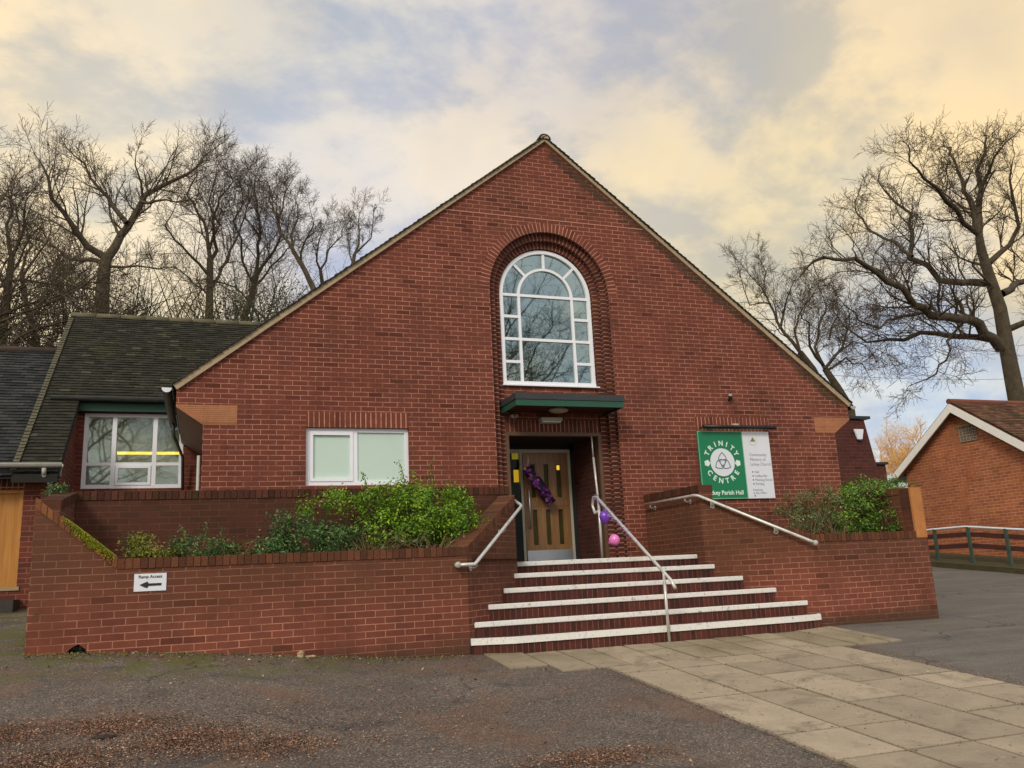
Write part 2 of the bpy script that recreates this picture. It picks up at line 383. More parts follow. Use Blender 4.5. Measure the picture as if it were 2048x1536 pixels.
def tag(o, label=None, cat=None, group=None, kind=None):
    if label: o['label'] = label
    if cat: o['category'] = cat
    if group: o['group'] = group
    if kind: o['kind'] = kind
    return o
def thing(name, loc, label, cat, group=None):
    e = bpy.data.objects.new(name, None); e.empty_display_size = .2; e.location = loc; COL.objects.link(e)
    return tag(e, label, cat, group)
def holed(mb, outer, holes, y, flip=False, mi=0):
    """planar wall piece in plane Y=y from (x,z) outlines"""
    L = [[V((p[0], p[1], 0)) for p in outer]]+[[V((p[0], p[1], 0)) for p in h] for h in holes]
    allp = [p for l in L for p in l]
    for tri in tessellate_polygon(L):
        a, b, c = (allp[i] for i in tri)
        if ((b-a).cross(c-a)).z < 0: b, c = c, b
        q = [(a.x, y, a.y), (b.x, y, b.y), (c.x, y, c.y)]
        if flip: q.reverse()
        mb.face(q, mi=mi)
def reveal(mb, outline, y0, y1, closed=True, mi=0, uvlen=False):
    """inner faces of an opening; outline CCW in (x,z)"""
    n = len(outline); s = 0
    for i in range(n if closed else n-1):
        a, b = outline[i], outline[(i+1) % n]
        l_ = math.hypot(b[0]-a[0], b[1]-a[1])
        mb.face([(a[0], y0, a[1]), (a[0], y1, a[1]), (b[0], y1, b[1]), (b[0], y0, b[1])], uv=[(s, y0), (s, y1), (s+l_, y1), (s+l_, y0)] if uvlen else None, mi=mi); s += l_
def arch(cx, zc, r, zb, n=28):
    """opening outline, CCW: bottom-left, bottom-right, then over the arch"""
    pts = [(cx-r, zb), (cx+r, zb)]
    for i in range(n+1):
        a = math.pi*i/n; pts.append((cx+r*math.cos(a), zc+r*math.sin(a)))
    return pts
def ringband(mb, cx, zc, r0, r1, zb, y, n=40, mi=0):
    """radial face between two arch radii with jambs down to zb; UV: length along, so bricks point inward"""
    for i in range(n):
        a0, a1 = math.pi*i/n, math.pi*(i+1)/n
        p = [(r0, a0), (r1, a0), (r1, a1), (r0, a1)]
        mb.face([(cx+r*math.cos(a), y, zc+r*math.sin(a)) for r, a in p], uv=[(a*r1, r) for r, a in p], mi=mi)
    if zb < zc:
        for sx in (-1, 1):
            q = [(cx+sx*r0, y, zb), (cx+sx*r1, y, zb), (cx+sx*r1, y, zc), (cx+sx*r0, y, zc)]
            uv = [(zb, r0), (zb, r1), (zc, r1), (zc, r0)]
            if sx < 0: q.reverse(); uv.reverse()
            mb.face(q, uv=uv, mi=mi)
def tiles(name, origin, ux, us, width, length, mat, parent, gauge=.10, tw=.165, rng=None, clip=None):
    """plain tiles laid course by course: ux along the eaves, us up the slope"""
    rng = rng or random.Random(3); mb = MB(); ux = V(ux).normalized(); us = V(us).normalized(); n = ux.cross(us).normalized()
    rows = int(length/gauge)
    for r in range(rows+1):
        s0 = r*gauge; off = (r % 2)*tw*.5
        k = -1
        while True:
            u0 = k*tw+off; u1 = u0+tw*.985; k += 1
            if u0 >= width: break
            u0 = max(u0, 0); u1 = min(u1, width)
            if u1-u0 < .02: continue
            if clip and not clip(u0, u1, s0): continue
            l1, l2 = .022+rng.uniform(-.004, .007), .022+rng.uniform(-.004, .007)
            s1 = min(s0+gauge*1.25, length+.02); sj = s0+rng.uniform(-.006, .006)
            o = V(origin)
            a = o+ux*u0+us*sj+n*l1; b = o+ux*u1+us*sj+n*l2; c = o+ux*u1+us*s1+n*.004; d = o+ux*u0+us*s1+n*.004
            a2 = o+ux*u0+us*sj+n*(l1-.014); b2 = o+ux*u1+us*sj+n*(l2-.014)
            i0 = len(mb.v); mb.v += [a, b, c, d, a2, b2]
            mb.f += [(i0, i0+1, i0+2, i0+3), (i0+4, i0+5, i0+1, i0)]; mb.uv += [(0, 0)]*8; mb.mi += [0, 0]; mb.sm += [False, False]
    return mb.build(name, mat, parent)

def leafquad(mb, c, n, up_, l, w):
    n = n.normalized(); a = up_-n*up_.dot(n); a = a.normalized() if a.length > 1e-4 else n.orthogonal().normalized(); b = n.cross(a)
    i0 = len(mb.v); mb.v += [c-a*l*.5, c+b*w*.5+n*w*.12, c+a*l*.5, c-b*w*.5+n*w*.12]
    mb.f.append((i0, i0+1, i0+2, i0+3)); mb.uv += [(0, 0)]*4; mb.mi.append(0); mb.sm.append(False)
# ------------------------------------------------------------------ ground
def gz(x, y):
    yy = min(y, 7.5) if y > -3 else y
    z = -2.31+.09*(yy+3)
    if y > 7.5: z = -2.31+.09*10.5
    if y < -16: z = -2.31+.09*(-13)
    l = max(0, min(1, (3.2-x)/5.0)); l = l*l*(3-2*l)
    z += .34*l*max(0, min(1, (y+9)/6))
    return z
mb = MB()
xs = [-400, -120, -50, -25]+[-14+.5*i for i in range(81)]+[40, 70, 150, 400]
ys = [-400, -120, -50, -25]+[-16+.5*i for i in range(61)]+[25, 45, 90, 200, 500]
gr = [[V((x, y, gz(x, y)+(.012*math.sin(x*1.7+y)*math.cos(y*1.3) if (abs(x) < 20 and (x < 3 or x > 8.3)) else 0))) for x in xs] for y in ys]
gv = [p for row in gr for p in row]; nx = len(xs)
mb.v = gv
for j in range(len(ys)-1):
    for i in range(nx-1):
        mb.f.append((j*nx+i, j*nx+i+1, (j+1)*nx+i+1, (j+1)*nx+i)); mb.uv += [(0, 0)]*4; mb.mi.append(0); mb.sm.append(True)
tag(mb.build('ground', m_asph), kind='structure')

# paved path: slabs laid to the joints seen in the place
mb = MB(); rg = random.Random(5)
def slab(x0, y0, x1, y1):
    j = .015; h = .014+rg.uniform(-.003, .003); tl = rg.uniform(-.003, .003)
    x0 += j; x1 -= j; y0 += j; y1 -= j
    z = lambda x, y: gz(x, y)+h+tl*(x-x0)
    top = [(x0, y0, z(x0, y0)), (x1, y0, z(x1, y0)), (x1, y1, z(x1, y1)), (x0, y1, z(x0, y1))]
    bot = [(p[0], p[1], p[2]-.04) for p in top]
    i0 = len(mb.v); mb.v += [V(p) for p in top+bot]
    mb.v[-8:-4] = [p+V((rg.uniform(-.003, .003), rg.uniform(-.003, .003), rg.uniform(-.002, .004))) for p in mb.v[-8:-4]]
    for f in ((0, 1, 2, 3), (4, 5, 1, 0), (5, 6, 2, 1), (6, 7, 3, 2), (7, 4, 0, 3)):
        mb.f.append(tuple(i0+k for k in f)); mb.uv += [(0, 0)]*4; mb.mi.append(0); mb.sm.append(False)
cols = [4.10, 4.71, 5.30, 5.93, 6.54, 7.17]
stg = [0.0, .62, .0, .62, 1.24]
for ci in range(5):
    y = -4.14; first = [1.62-1.24+.0, .40, 1.62, 1.0, .30][ci]
    ys_ = [y]
    yy = y-[.43, .98, .98, .43, .43][ci]; ys_.append(yy)
    k = 0
    while yy > -16.0:
        st = [1.24, .62, 1.24, 1.24, .62, .62, 1.24][(k*3+ci*2) % 7]; yy -= st; ys_.append(yy); k += 1
    if ci == 0: ys_ = [-4.14, -4.53, -5.76, -7.0, -7.66]+[-7.66-1.24*i for i in range(1, 8)]
    if ci == 1: ys_ = [-4.14, -4.53, -5.14, -5.76, -7.0, -7.66]+[-7.66-1.24*i for i in range(1, 8)]
    if ci == 2: ys_ = [-4.14, -4.53, -5.14, -6.38, -7.66]+[-7.66-1.24*i for i in range(1, 8)]
    if ci == 3: ys_ = [-4.14, -4.53, -5.14, -5.77, -7.01]+[-7.01-1.24*i for i in range(1, 8)]
    if ci == 4: ys_ = [-4.14, -5.15, -5.77, -6.38, -7.01]+[-7.01-1.24*i for i in range(1, 8)]
    for a, b in zip(ys_[1:], ys_[:-1]): slab(cols[ci], a, cols[ci+1], b)
ax = [3.14, 3.60, 4.01, 4.42, 4.86, 5.26, 5.70, 6.12, 6.55, 6.98, 7.42, 7.90, 8.1]
for i in range(len(ax)-1):
    lo = -3.80 if i < 1 else -4.14
    hi = -3.02 if ax[i] > 3.5 and ax[i+1] < 7.6 else (-2.85)
    if 4 <= i <= 8:
        slab(ax[i], -3.42, ax[i+1], -3.02); slab(ax[i]+.0, -4.14, ax[i+1]+.0, -3.42)
    else: slab(ax[i], lo, ax[i+1], hi)
tag(mb.build('path', m_slab), kind='structure')

# ------------------------------------------------------------------ HALL
XL, XR, CX = 0.0, 11.05, 5.525
hall = thing('brick_hall', (CX, 5, -1.3), 'large red brick parish hall with a broad gable, arched white window and a recessed entrance', 'hall')
AC, AZ = 5.49, 3.25
eL, eR = -.37, 11.42
apex = 6.05
outer = [(XL, -2.6), (XR, -2.6), (XR, .88), (11.42, 1.14), (11.42, 1.40), (CX, apex), (-.37, 1.40), (-.37, 1.14), (XL, .88)]
hA = arch(AC, AZ, 1.09, -1.30)
hW = [(1.437, .005), (2.985, .005), (2.985, .87), (1.437, .87)]
mb = MB(); holed(mb, outer, [hA, hW], 0.0)
reveal(mb, hW, 0, .12)
mb.face([(XL, 14, -2.6), (XL, 0, -2.6), (XL, 0, .88), (XL, 14, .88)])
mb.face([(XR, 0, -2.6), (XR, 14, -2.6), (XR, 14, .88), (XR, 0, .88)])
mb.build('wall', m_brick, hall)
# under-side of the eaves
mb = MB()
for x0, x1 in ((-.37, 0), (11.42, 11.05)):
    q = [(x0, 0.02, 1.14), (x1, 0.02, .88), (x1, 14, .88), (x0, 14, 1.14)]
    mb.face(q if x0 < 0 else q[::-1])
    q = [(x0, .02, 1.14), (x0, 14, 1.14), (x0, 14, 1.40), (x0, .02, 1.40)]
    mb.face(q[::-1] if x0 < 0 else q)
    mb.build('soffit', m_soffit, hall); mb = MB()
# tile kneelers, 3 mm proud of the wall
for x0, x1, pts in ((-.35, .46, [(-.37, 1.14), (0, .885), (.46, .885), (.46, 1.175), (-.37, 1.175)]), (10.6, 11.42, [(10.61, .885), (11.05, .885), (11.42, 1.14), (11.42, 1.175), (10.61, 1.175)])):
    mb = MB(); mb.prism([(p[0], -.004, p[1]) for p in pts], (0, .02, 0)); mb.build('tile_kneeler', m_tan, hall)
# arch surround: three orders
mb = MB()
ringband(mb, AC, AZ, 1.09, 1.255, AZ, -.004, mi=0)
o1 = arch(AC, AZ, 1.09, -1.30); o2 = arch(AC, AZ, .975, -1.30); o3 = arch(AC, AZ, .86, -1.30)
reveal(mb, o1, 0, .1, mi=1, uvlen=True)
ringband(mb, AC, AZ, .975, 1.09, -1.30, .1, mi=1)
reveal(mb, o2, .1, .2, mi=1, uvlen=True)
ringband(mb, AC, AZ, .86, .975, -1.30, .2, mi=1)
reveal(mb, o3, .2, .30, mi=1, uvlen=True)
mb.build('arch_surround', [m_ring, m_ringshade], hall)
# infill between window and door
mb = MB()
holed(mb, [(AC-.86, 1.085), (AC+.86, 1.085), (AC+.86, 1.655), (AC-.86, 1.655)], [], .24)
mb.face([(AC-.86, .24, 1.655), (AC+.86, .24, 1.655), (AC+.86, .34, 1.655), (AC-.86, .34, 1.655)])
mb.build('infill_panel', m_brick, hall)
mb = MB(); mb.box((AC-.86, .235, .875), (AC+.86, .34, 1.085))
m_s1 = brick('door lintel brick', (.14, .042, .026), (.06, .024, .018), (.46, .25, .17), soldier=True, bw=.5, voff=.3, msz=.007)
mb.build('door_lintel', m_s1, hall)
mb = MB(); mb.box((1.437, -.005, .872), (2.985, .05, 1.107)); m_s2 = brick('window lintel brick', (.20, .055, .032), (.13, .038, .025), (.56, .30, .20), soldier=True, bw=.5, rh=.0774, voff=.3, msz=.0075)
mb.build('window_lintel', m_s2, hall)
mb = MB(); mb.box((8.07, -.005, .90), (9.60, .05, 1.14)); mb.build('sign_lintel', m_s2, hall)
# thin pale movement joint over the arch
mb = MB(); mb.box((3.67, -.006, 4.565), (7.38, 0.01, 4.58)); mb.build('mortar_joint', plain('pale mortar', (.50, .25, .17), .9), hall)

# roof: deck, ridge, verge tiles and cement
sl = V((CX+.42, 0, apex-1.33)).normalized()
mb = MB()
zt = apex+.03
for s in (-1, 1):
    xe = CX+s*(CX+.42); ze = 1.365
    a, b = V((CX, -.02, zt)), V((xe, -.02, ze)); d = V((0, 14.2, 0)); t_ = V((0, 0, .07))
    q = [a, b, b+d, a+d]
    if s > 0: q = q[::-1]
    mb.face([p for p in q][::-1]); mb.face([p+t_ for p in q])
mb.build('roof', m_tile, hall)
mb = MB(); mc = MB(); rgv = random.Random(11)
L = math.hypot(CX+.40, apex-1.40)
for s in (-1, 1):
    us = V((-s*(CX+.40), 0, apex-1.40)).normalized(); e = V((CX+s*(CX+.40), 0, 1.43)); nrm = V((s*us.z, 0, abs(us.x)))
    # cement fillet under the verge
    p0 = e-nrm*.062; p1 = V((CX, 0, zt+.05))-V((0, 0, .05))
    a, b = p0, p1+V((0, 0, -.0))
    b = b-V((0, 0, .034)); th = nrm*.090
    q = [(a.x, -.055, a.z), (b.x, -.055, b.z), (b.x, -.055, b.z+.112), ((a+th).x, -.055, (a+th).z)]
    q2 = [(p[0], .05, p[2]) for p in q]
    if s > 0: q = q[::-1]; q2 = q2[::-1]
    mc.hull(q, q2)
    k = 0
    while k*.10 < L:
        s0 = k*.10; l = rgv.uniform(-.004, .008)
        for (yy0, yy1) in ((-.085+rgv.uniform(-.006, .006), .08), (.083, .25)):
            a = e+us*s0+nrm*(.050+l); b = e+us*(s0+.13)+nrm*(.032)
            q = [(a.x, yy0, a.z), (b.x, yy0, b.z), (b.x+nrm.x*-.0, yy0, b.z-.016), (a.x, yy0, a.z-.018)]
            q2 = [(p[0], yy1, p[2]) for p in q]
            if s < 0: q = q[::-1]; q2 = q2[::-1]
            mb.hull(q, q2)
        k += 1
mb.build('verge_tiles', m_tile, hall); mc.build('verge_cement', m_cement, hall)
mb = MB()
for k in range(30):
    y0 = -.075+k*.47; pts = []
    for i in range(9):
        a = math.pi*i/8; pts.append((CX+.115*math.cos(a), y0, apex+.05+.10*math.sin(a)-.02))
    mb.prism(pts[::-1] if False else pts, (0, .46, 0))
mb.build('ridge_tiles', m_tile, hall)
mb = MB(); mb.prism([(CX+.075*math.cos(math.pi*i/8), -.082, apex+.035+.065*math.sin(math.pi*i/8)) for i in range(9)], (0, .01, 0)); mb.build('ridge_mortar', m_cement, hall)
# stained ragged brick along the right verge
m_rag = brick('weathered verge brick', (.10, .045, .030), (.055, .028, .02), (.20, .12, .07), grime=.7, moss=(.6, (.20, .15, .09), 18))
mb = MB(); us = V((-(CX+.40), 0, apex-1.40)).normalized(); dn = V((-us.z, 0, us.x))
e0 = V((CX+(CX+.40), 0, 1.40)); k = .25; up_, lo_p = [], []
while k < L-.1:
    p = e0+us*k; up_.append(p-V((.0, 0, .062))); w_ = .07+.05*math.sin(k*2.1)+rgv.uniform(-.02, .03); q_ = p-V((0, 0, .075+w_)); lo_p.append(q_); lo_p.append(q_+us*.1 if False else V((q_.x-.09, 0, q_.z))); up_.append(p-V((.04, 0, .062-.031))); k += .12
for a_, b_, c_, d_ in zip(up_, up_[1:], lo_p[1:], lo_p): mb.face([(d_.x, -.004, d_.z), (a_.x, -.004, a_.z), (b_.x, -.004, b_.z), (c_.x, -.004, c_.z)][::-1])
mb.build('verge_stain_course', m_rag, hall)
# gutters
def halfpipe(mb, p0, p1, r, sides=8, wall=.006):
    p0, p1 = V(p0), V(p1); d = (p1-p0).normalized(); h = d.cross(V((0, 0, 1))).normalized(); n = sides
    for i in range(n):
        a0, a1 = math.pi+math.pi*i/n, math.pi+math.pi*(i+1)/n
        f = lambda p, a, rr: p+h*math.cos(a)*rr+V((0, 0, 1))*math.sin(a)*rr
        mb.face([f(p0, a0, r), f(p0, a1, r), f(p1, a1, r), f(p1, a0, r)], smooth=True)
        mb.face([f(p0, a0, r-wall), f(p1, a0, r-wall), f(p1, a1, r-wall), f(p0, a1, r-wall)], smooth=True)
mb = MB(); halfpipe(mb, (-.50, 0, 1.41), (-.50, 3.0, 1.41), .065)
mb.box((-.565, -.012, 1.40), (-.435, 3.0, 1.412))
g_ = mb.build('gutter', m_gutter, hall)
mb = MB(); pts = [(-.57+.14*i/8, -.014, 1.412) for i in (0, 8)]
pp = [(-.50+.068*math.cos(math.pi+math.pi*i/10), -.018, 1.412+.068*math.sin(math.pi+math.pi*i/10)) for i in range(11)]
mb.prism(pp, (0, .02, 0)); mb.build('end_cap', m_signw, g_)
mb = MB(); mb.tube([(-.49, 2.5, 1.36), (-.47, 2.6, 1.15), (-.33, 3.0, .85), (-.31, 3.1, .1)], .026, 10); mb.build('swan_neck', m_gutter, g_)
mb = MB(); mb.tube([(-.045, .05, .45), (-.045, .05, -1.6)], .022, 8); mb.build('downpipe', m_gutl, hall)
mb = MB(); halfpipe(mb, (11.53, 14, 1.40), (11.53, -.02, 1.40), .06); mb.box((11.47, -.02, 1.385), (11.59, -.005, 1.40))
g_ = mb.build('gutter', m_gutter, hall)
mb = MB(); pp = [(11.53+.064*math.cos(math.pi+math.pi*i/10), -.03, 1.40+.064*math.sin(math.pi+math.pi*i/10)) for i in range(11)]
mb.prism(pp, (0, .02, 0)); mb.build('end_cap', m_gutl, g_)

# arched window
win = bpy.data.objects.new('arched_window', None); win.parent = hall; COL.objects.link(win); win.location = (0, 0, 0)
def arcbar(mb, cx, zc, r0, r1, a0, a1, y0, y1, n=24):
    for i in range(n):
        b0, b1 = a0+(a1-a0)*i/n, a0+(a1-a0)*(i+1)/n
        P = lambda r, a, y: (cx+r*math.cos(a), y, zc+r*math.sin(a))
        mb.face([P(r0, b0, y0), P(r1, b0, y0), P(r1, b1, y0), P(r0, b1, y0)])
        mb.face([P(r0, b1, y0), P(r0, b1, y1), P(r0, b0, y1), P(r0, b0, y0)][::-1])
        mb.face([P(r1, b0, y0), P(r1, b0, y1), P(r1, b1, y1), P(r1, b1, y0)][::-1])
yF, yB = .235, .30
WR = .845
mb = MB()
arcbar(mb, AC, AZ, WR-.065, WR, 0, math.pi, yF, yB, 32)
for s in (-1, 1): mb.box((AC+s*(WR-.065), yF, 1.70), (AC+s*WR, yB, AZ))
mb.box((AC-WR, yF-.01, 1.655), (AC+WR, yB, 1.735)); mb.box((AC-WR-.02, yF-.05, 1.650), (AC+WR+.05, yF, 1.672))
ri = .515
arcbar(mb, AC, AZ, ri-.045, ri, 0, math.pi, yF+.008, yB, 28)
for s in (-1, 1): mb.box((AC+s*(ri-.045), yF+.008, 1.735), (AC+s*ri, yB, AZ))
for zz, x0, x1 in ((AZ-.0, -WR+.06, -ri), (AZ, ri, WR-.06), (AZ, -ri+.04, ri-.04), (2.865, -WR+.06, -ri), (2.865, ri, WR-.06), (2.47, -WR+.06, WR-.06), (2.075, -WR+.06, -ri), (2.075, ri, WR-.06)):
    mb.box((AC+x0, yF+.012, zz-.024), (AC+x1, yB, zz+.024))
for a in (45, 90, 135):
    d = V((math.cos(rad(a)), 0, math.sin(rad(a)))); n_ = V((-d.z, 0, d.x))*.022; c0 = V((AC, yF+.012, AZ))+d*(ri-.01); c1 = V((AC, yF+.012, AZ))+d*(WR-.04)
    q = [c0-n_, c1-n_, c1+n_, c0+n_]; mb.hull([p for p in q][::-1] if (q[1]-q[0]).cross(q[2]-q[1]).y > 0 else q, [p+V((0, .05, 0)) for p in (q[::-1] if (q[1]-q[0]).cross(q[2]-q[1]).y > 0 else q)])
mb.build('frame', m_white, win)
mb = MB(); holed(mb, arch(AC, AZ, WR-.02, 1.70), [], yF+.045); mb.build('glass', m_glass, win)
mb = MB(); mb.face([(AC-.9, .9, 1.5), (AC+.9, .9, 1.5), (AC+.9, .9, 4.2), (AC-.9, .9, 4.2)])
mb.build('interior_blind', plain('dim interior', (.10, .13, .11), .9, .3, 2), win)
# small front window
def window(par, x0, x1, z0, z1, y, mull, pane, sash=None, fr=.06, transom=None, deep=.05, name='window'):
    w = MB()
    w.box((x0, y, z0), (x0+fr, y+deep, z1)); w.box((x1-fr, y, z0), (x1, y+deep, z1))
    w.box((x0+fr, y, z1-fr), (x1-fr, y+deep, z1)); w.box((x0+fr, y, z0), (x1-fr, y+deep, z0+fr))
    for mx in mull: w.box((mx-fr*.55, y+.004, z0+fr), (mx+fr*.55, y+deep, z1-fr))
    if transom: w.box((x0+fr, y+.007, transom-.028), (x1-fr, y+deep, transom+.028))
    if sash:
        for a, b, c, d in sash:
            s_ = .045
            w.box((a, y-.012, c), (a+s_, y+.03, d)); w.box((b-s_, y-.012, c), (b, y+.03, d)); w.box((a+s_, y-.012, d-s_), (b-s_, y+.03, d)); w.box((a+s_, y-.012, c), (b-s_, y+.03, c+s_))
    f = w.build(name, m_white, par)
    g2 = MB(); g2.face([(x0+fr*.5, y+.03, z0+fr*.5), (x1-fr*.5, y+.03, z0+fr*.5), (x1-fr*.5, y+.03, z1-fr*.5), (x0+fr*.5, y+.03, z1-fr*.5)])
    g2.build('pane', pane, f); return f
window(hall, 1.437, 2.985, .012, .87, .06, [2.17], m_mint, sash=[(1.50, 2.135, .07, .81)])

# entrance: outer frame, lobby, inner screen and door
LB = 1.10
mb = MB()
mb.box((4.632, .20, .812), (6.30+.045, .33, .872)); mb.box((4.632, .20, -1.235), (4.688, .33, .812)); mb.box((6.285, .20, -1.235), (6.345, .33, .812))
mb.build('entrance_frame', m_brown, hall)
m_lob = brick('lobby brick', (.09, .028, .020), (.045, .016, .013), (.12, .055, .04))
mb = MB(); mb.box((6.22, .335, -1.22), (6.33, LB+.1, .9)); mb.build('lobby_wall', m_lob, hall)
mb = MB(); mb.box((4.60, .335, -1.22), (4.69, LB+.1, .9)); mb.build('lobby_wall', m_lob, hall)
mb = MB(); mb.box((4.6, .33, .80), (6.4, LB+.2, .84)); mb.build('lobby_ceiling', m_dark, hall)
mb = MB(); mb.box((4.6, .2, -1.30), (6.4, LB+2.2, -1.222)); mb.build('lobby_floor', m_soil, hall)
m_scr = plain('screen frame', (.44, .42, .34), .5, .2, 6)
mb = MB()
mb.box((4.70, LB, -1.2), (4.75, LB+.06, .72)); mb.box((6.09, LB, -1.2), (6.14, LB+.06, .72)); mb.box((4.75, LB, .66), (6.09, LB+.06, .72)); mb.box((5.19, LB+.005, -1.2), (5.235, LB+.06, .66))
mb.build('screen_frame', m_scr, hall)
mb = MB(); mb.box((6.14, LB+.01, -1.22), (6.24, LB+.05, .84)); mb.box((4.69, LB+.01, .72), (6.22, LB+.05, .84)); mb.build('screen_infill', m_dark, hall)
mb = MB(); mb.face([(4.75, LB+.03, -1.2), (5.19, LB+.03, -1.2), (5.19, LB+.03, .66), (4.75, LB+.03, .66)]); mb.build('sidelight', m_dglass, hall)
mb = MB(); mb.face([(4.4, LB+1.4, -1.25), (6.5, LB+1.4, -1.25), (6.5, LB+1.4, 1), (4.4, LB+1.4, 1)]); mb.build('inner_hall_wall', plain('inner wall', (.16, .13, .05), .8, .3, 2), hall)
mb = MB(); mb.box((5.10, LB+.06, .16), (5.178, LB+.10, .37)); mb.build('sidelight_glow', m_glow, hall)  # glowing box added for a yellow reflection in the sidelight
mb = MB(); mb.box((5.08, LB+.06, .56), (5.185, LB+.10, .68)); mb.build('sidelight_glow', emit('dim reflection glow', (.7, .55, .08), .45), hall)  # second, dimmer glow added for the reflection above it
door = MB(); dx0, dx1 = 5.24, 6.085; dz0, dz1 = -1.20, .655; dy = LB-.005
gaps = []
for c_ in (5.42, 5.665, 5.90):
    gaps.append([(c_-.042, -.93), (c_+.042, -.93), (c_+.042, -.33), (c_-.042, -.33)]); gaps.append([(c_-.042, -.12), (c_+.042, -.12), (c_+.042, .46), (c_-.042, .46)])
holed(door, [(dx0, dz0), (dx1, dz0), (dx1, dz1), (dx0, dz1)], gaps, dy)
for h_ in gaps: reveal(door, h_, dy, dy+.04)
dr = door.build('door', m_wood, hall)
mb = MB()
for c_ in (5.54, 5.785): mb.box((c_-.055, dy-.006, -.98), (c_+.055, dy+.01, .50))
mb.build('moulding', m_wood, dr)
mb = MB(); mb.box((dx0+.03, dy-.010, -.27), (dx1-.03, dy+.009, -.19)); mb.build('mid_rail', m_wood, dr)
mb = MB(); mb.face([(dx0, dy+.03, dz0), (dx1, dy+.03, dz0), (dx1, dy+.03, dz1), (dx0, dy+.03, dz1)]); mb.build('glazing', plain('olive glazing', (.050, .044, .012), .3, .6, 6, spec=.12), dr)
mb = MB(); mb.box((dx0+.01, dy-.008, -1.195), (dx1-.005, dy, -1.02)); mb.build('kick_plate', m_steel, dr)
mb = MB(); mb.tube([(5.31, dy-.01, .02), (5.31, dy-.06, 0), (5.31, dy-.06, -.62), (5.31, dy-.01, -.64)], .014, 8); mb.build('handle', m_steel, dr)
mb = MB(); mb.box((5.88, dy+.012, .36), (5.93, dy+.02, .44)); mb.build('glowing_reflection', m_glow, dr)  # glowing box put in for a reflection in the door glazing
mb = MB(); mb.tube([(6.15, .17, .80), (6.155, .16, .45)], .012, 8); mb.tube([(6.155, .16, .45), (6.18, .15, -.14), (6.19, .15, -.42)], .019, 8); mb.build('door_stay_pole', m_galv, hall)
# canopy over the door
can = MB()
can.box((4.55, -.57, 1.262), (6.44, .24, 1.36)); c_ = can.build('canopy', m_lead, hall)
mb = MB(); mb.box((4.565, -.555, 1.16), (6.425, -.53, 1.262)); mb.box((4.565, -.53, 1.16), (4.59, .24, 1.262)); mb.box((6.40, -.53, 1.16), (6.425, .24, 1.262)); mb.build('fascia', m_green, c_)
mb = MB(); mb.box((4.59, -.53, 1.20), (6.40, .24, 1.24)); mb.build('canopy_soffit', plain('dark red soffit', (.09, .028, .02), .6, .3, 5), c_)

# ------------------------------------------------------------------ WING on the left (set back) with catslide and lower annex
WY = 3.2
wing = thing('side_wing', (-1.2, 4.5, -1.4), 'set-back brick wing with mossy dark tiled roof, green fascia and white window', 'wing')
ez, ey = 1.80, 2.95; S = .84
us = V((0, 1, S)).normalized()
mb = MB(); holed(mb, [(-2.5, -1.6), (0, -1.6), (0, 1.75), (-2.5, 1.75)], [[(-1.93, .34), (-.33, .34), (-.33, 1.64), (-1.93, 1.64)]], WY)
reveal(mb, [(-1.93, .34), (-.33, .34), (-.33, 1.64), (-1.93, 1.64)], WY, WY+.12); mb.build('wall', m_wing, wing)
roofL = (7.0-ey)*math.hypot(1, S)*.70
rl = math.hypot(2.78, 2.78*S)
tiles('roof', (-2.59, ey, 1.80), (1, 0, 0), us, 5.6, rl, m_tile, wing, rng=random.Random(4))
mb = MB(); mb.face([V((-2.59, ey, 1.795)), V((3.0, ey, 1.795)), V((3.0, ey, 1.795))+us*rl, V((-2.59, ey, 1.795))+us*rl])
pe = V((-2.59, ey, 1.795))+us*rl; 
mb.face([pe+V((5.6, 0, 0)), pe, pe+V((0, 2.8, -2.4)), pe+V((5.6, 2.8, -2.4))][::-1])
mb.face([(-2.57, ey, 1.75), (-2.57, 9, 1.75), (-2.57, pe.y, pe.z)][::-1]); mb.build('roof_deck', m_dark, wing)
mb = MB()
for k in range(12):
    mb.tube([(-2.60+k*.46, pe.y+.02, pe.z-.02), (-2.60+k*.46+.45, pe.y+.02, pe.z-.02)], .085, 10)
mb.build('ridge_tiles', plain('mossy ridge', (.12, .105, .06), .9, .4, 6, dirt=((.06, .07, .02), 5, .8)), wing)
# catslide at the left end, runs down past the wall
cl0 = V((-2.59, 1.26, 1.80-(ey-1.26)*S)); cl = (V((-2.59, ey, 1.80))-cl0).length
tiles('catslide_roof', cl0, (1, 0, 0), us, .60, cl, m_tile, wing, rng=random.Random(9))
mb = MB(); a = cl0; b = cl0+V((.60, 0, 0)); lo = V((0, 0, -.05))
mb.hull([a+lo, b+lo, b+lo+us*cl, a+lo+us*cl], [a+lo*3, b+lo*3, b+lo*3+us*cl, a+lo*3+us*cl]); mb.build('catslide_deck', m_dark, wing)
# raised verge course, paler with lichen
tiles('verge_course', cl0+V((-.02, 0, 0))+us.cross(V((1, 0, 0))).normalized()*-.03, (1, 0, 0), us, .085, cl+rl-.2, plain('lichen verge tile', (.105, .095, .058), .9, .6, 30, dirt=((.030, .030, .022), 14, .95)), wing, tw=.085, rng=random.Random(12))
window(wing, -1.925, -.335, .345, 1.645, WY+.03, [-1.45, -.80], m_glassw, sash=[(-1.405, -.845, .40, .735)], transom=.765, fr=.065)
mb = MB(); mb.face([(-2.1, WY+.75, .2), (-.1, WY+.75, .2), (-.1, WY+.75, 1.9), (-2.1, WY+.75, 1.9)]); mb.build('blind', m_curt, wing)
mb = MB(); mb.tube([(-1.42, WY+.35, 1.0), (-.25, WY+.35, 1.0)], .026, 8); mb.build('lit_tube_lamp', m_tube, wing)
mb = MB(); mb.box((-2.28, WY-.12, 1.655), (0, WY-.095, 1.83)); mb.build('fascia', m_green, wing)
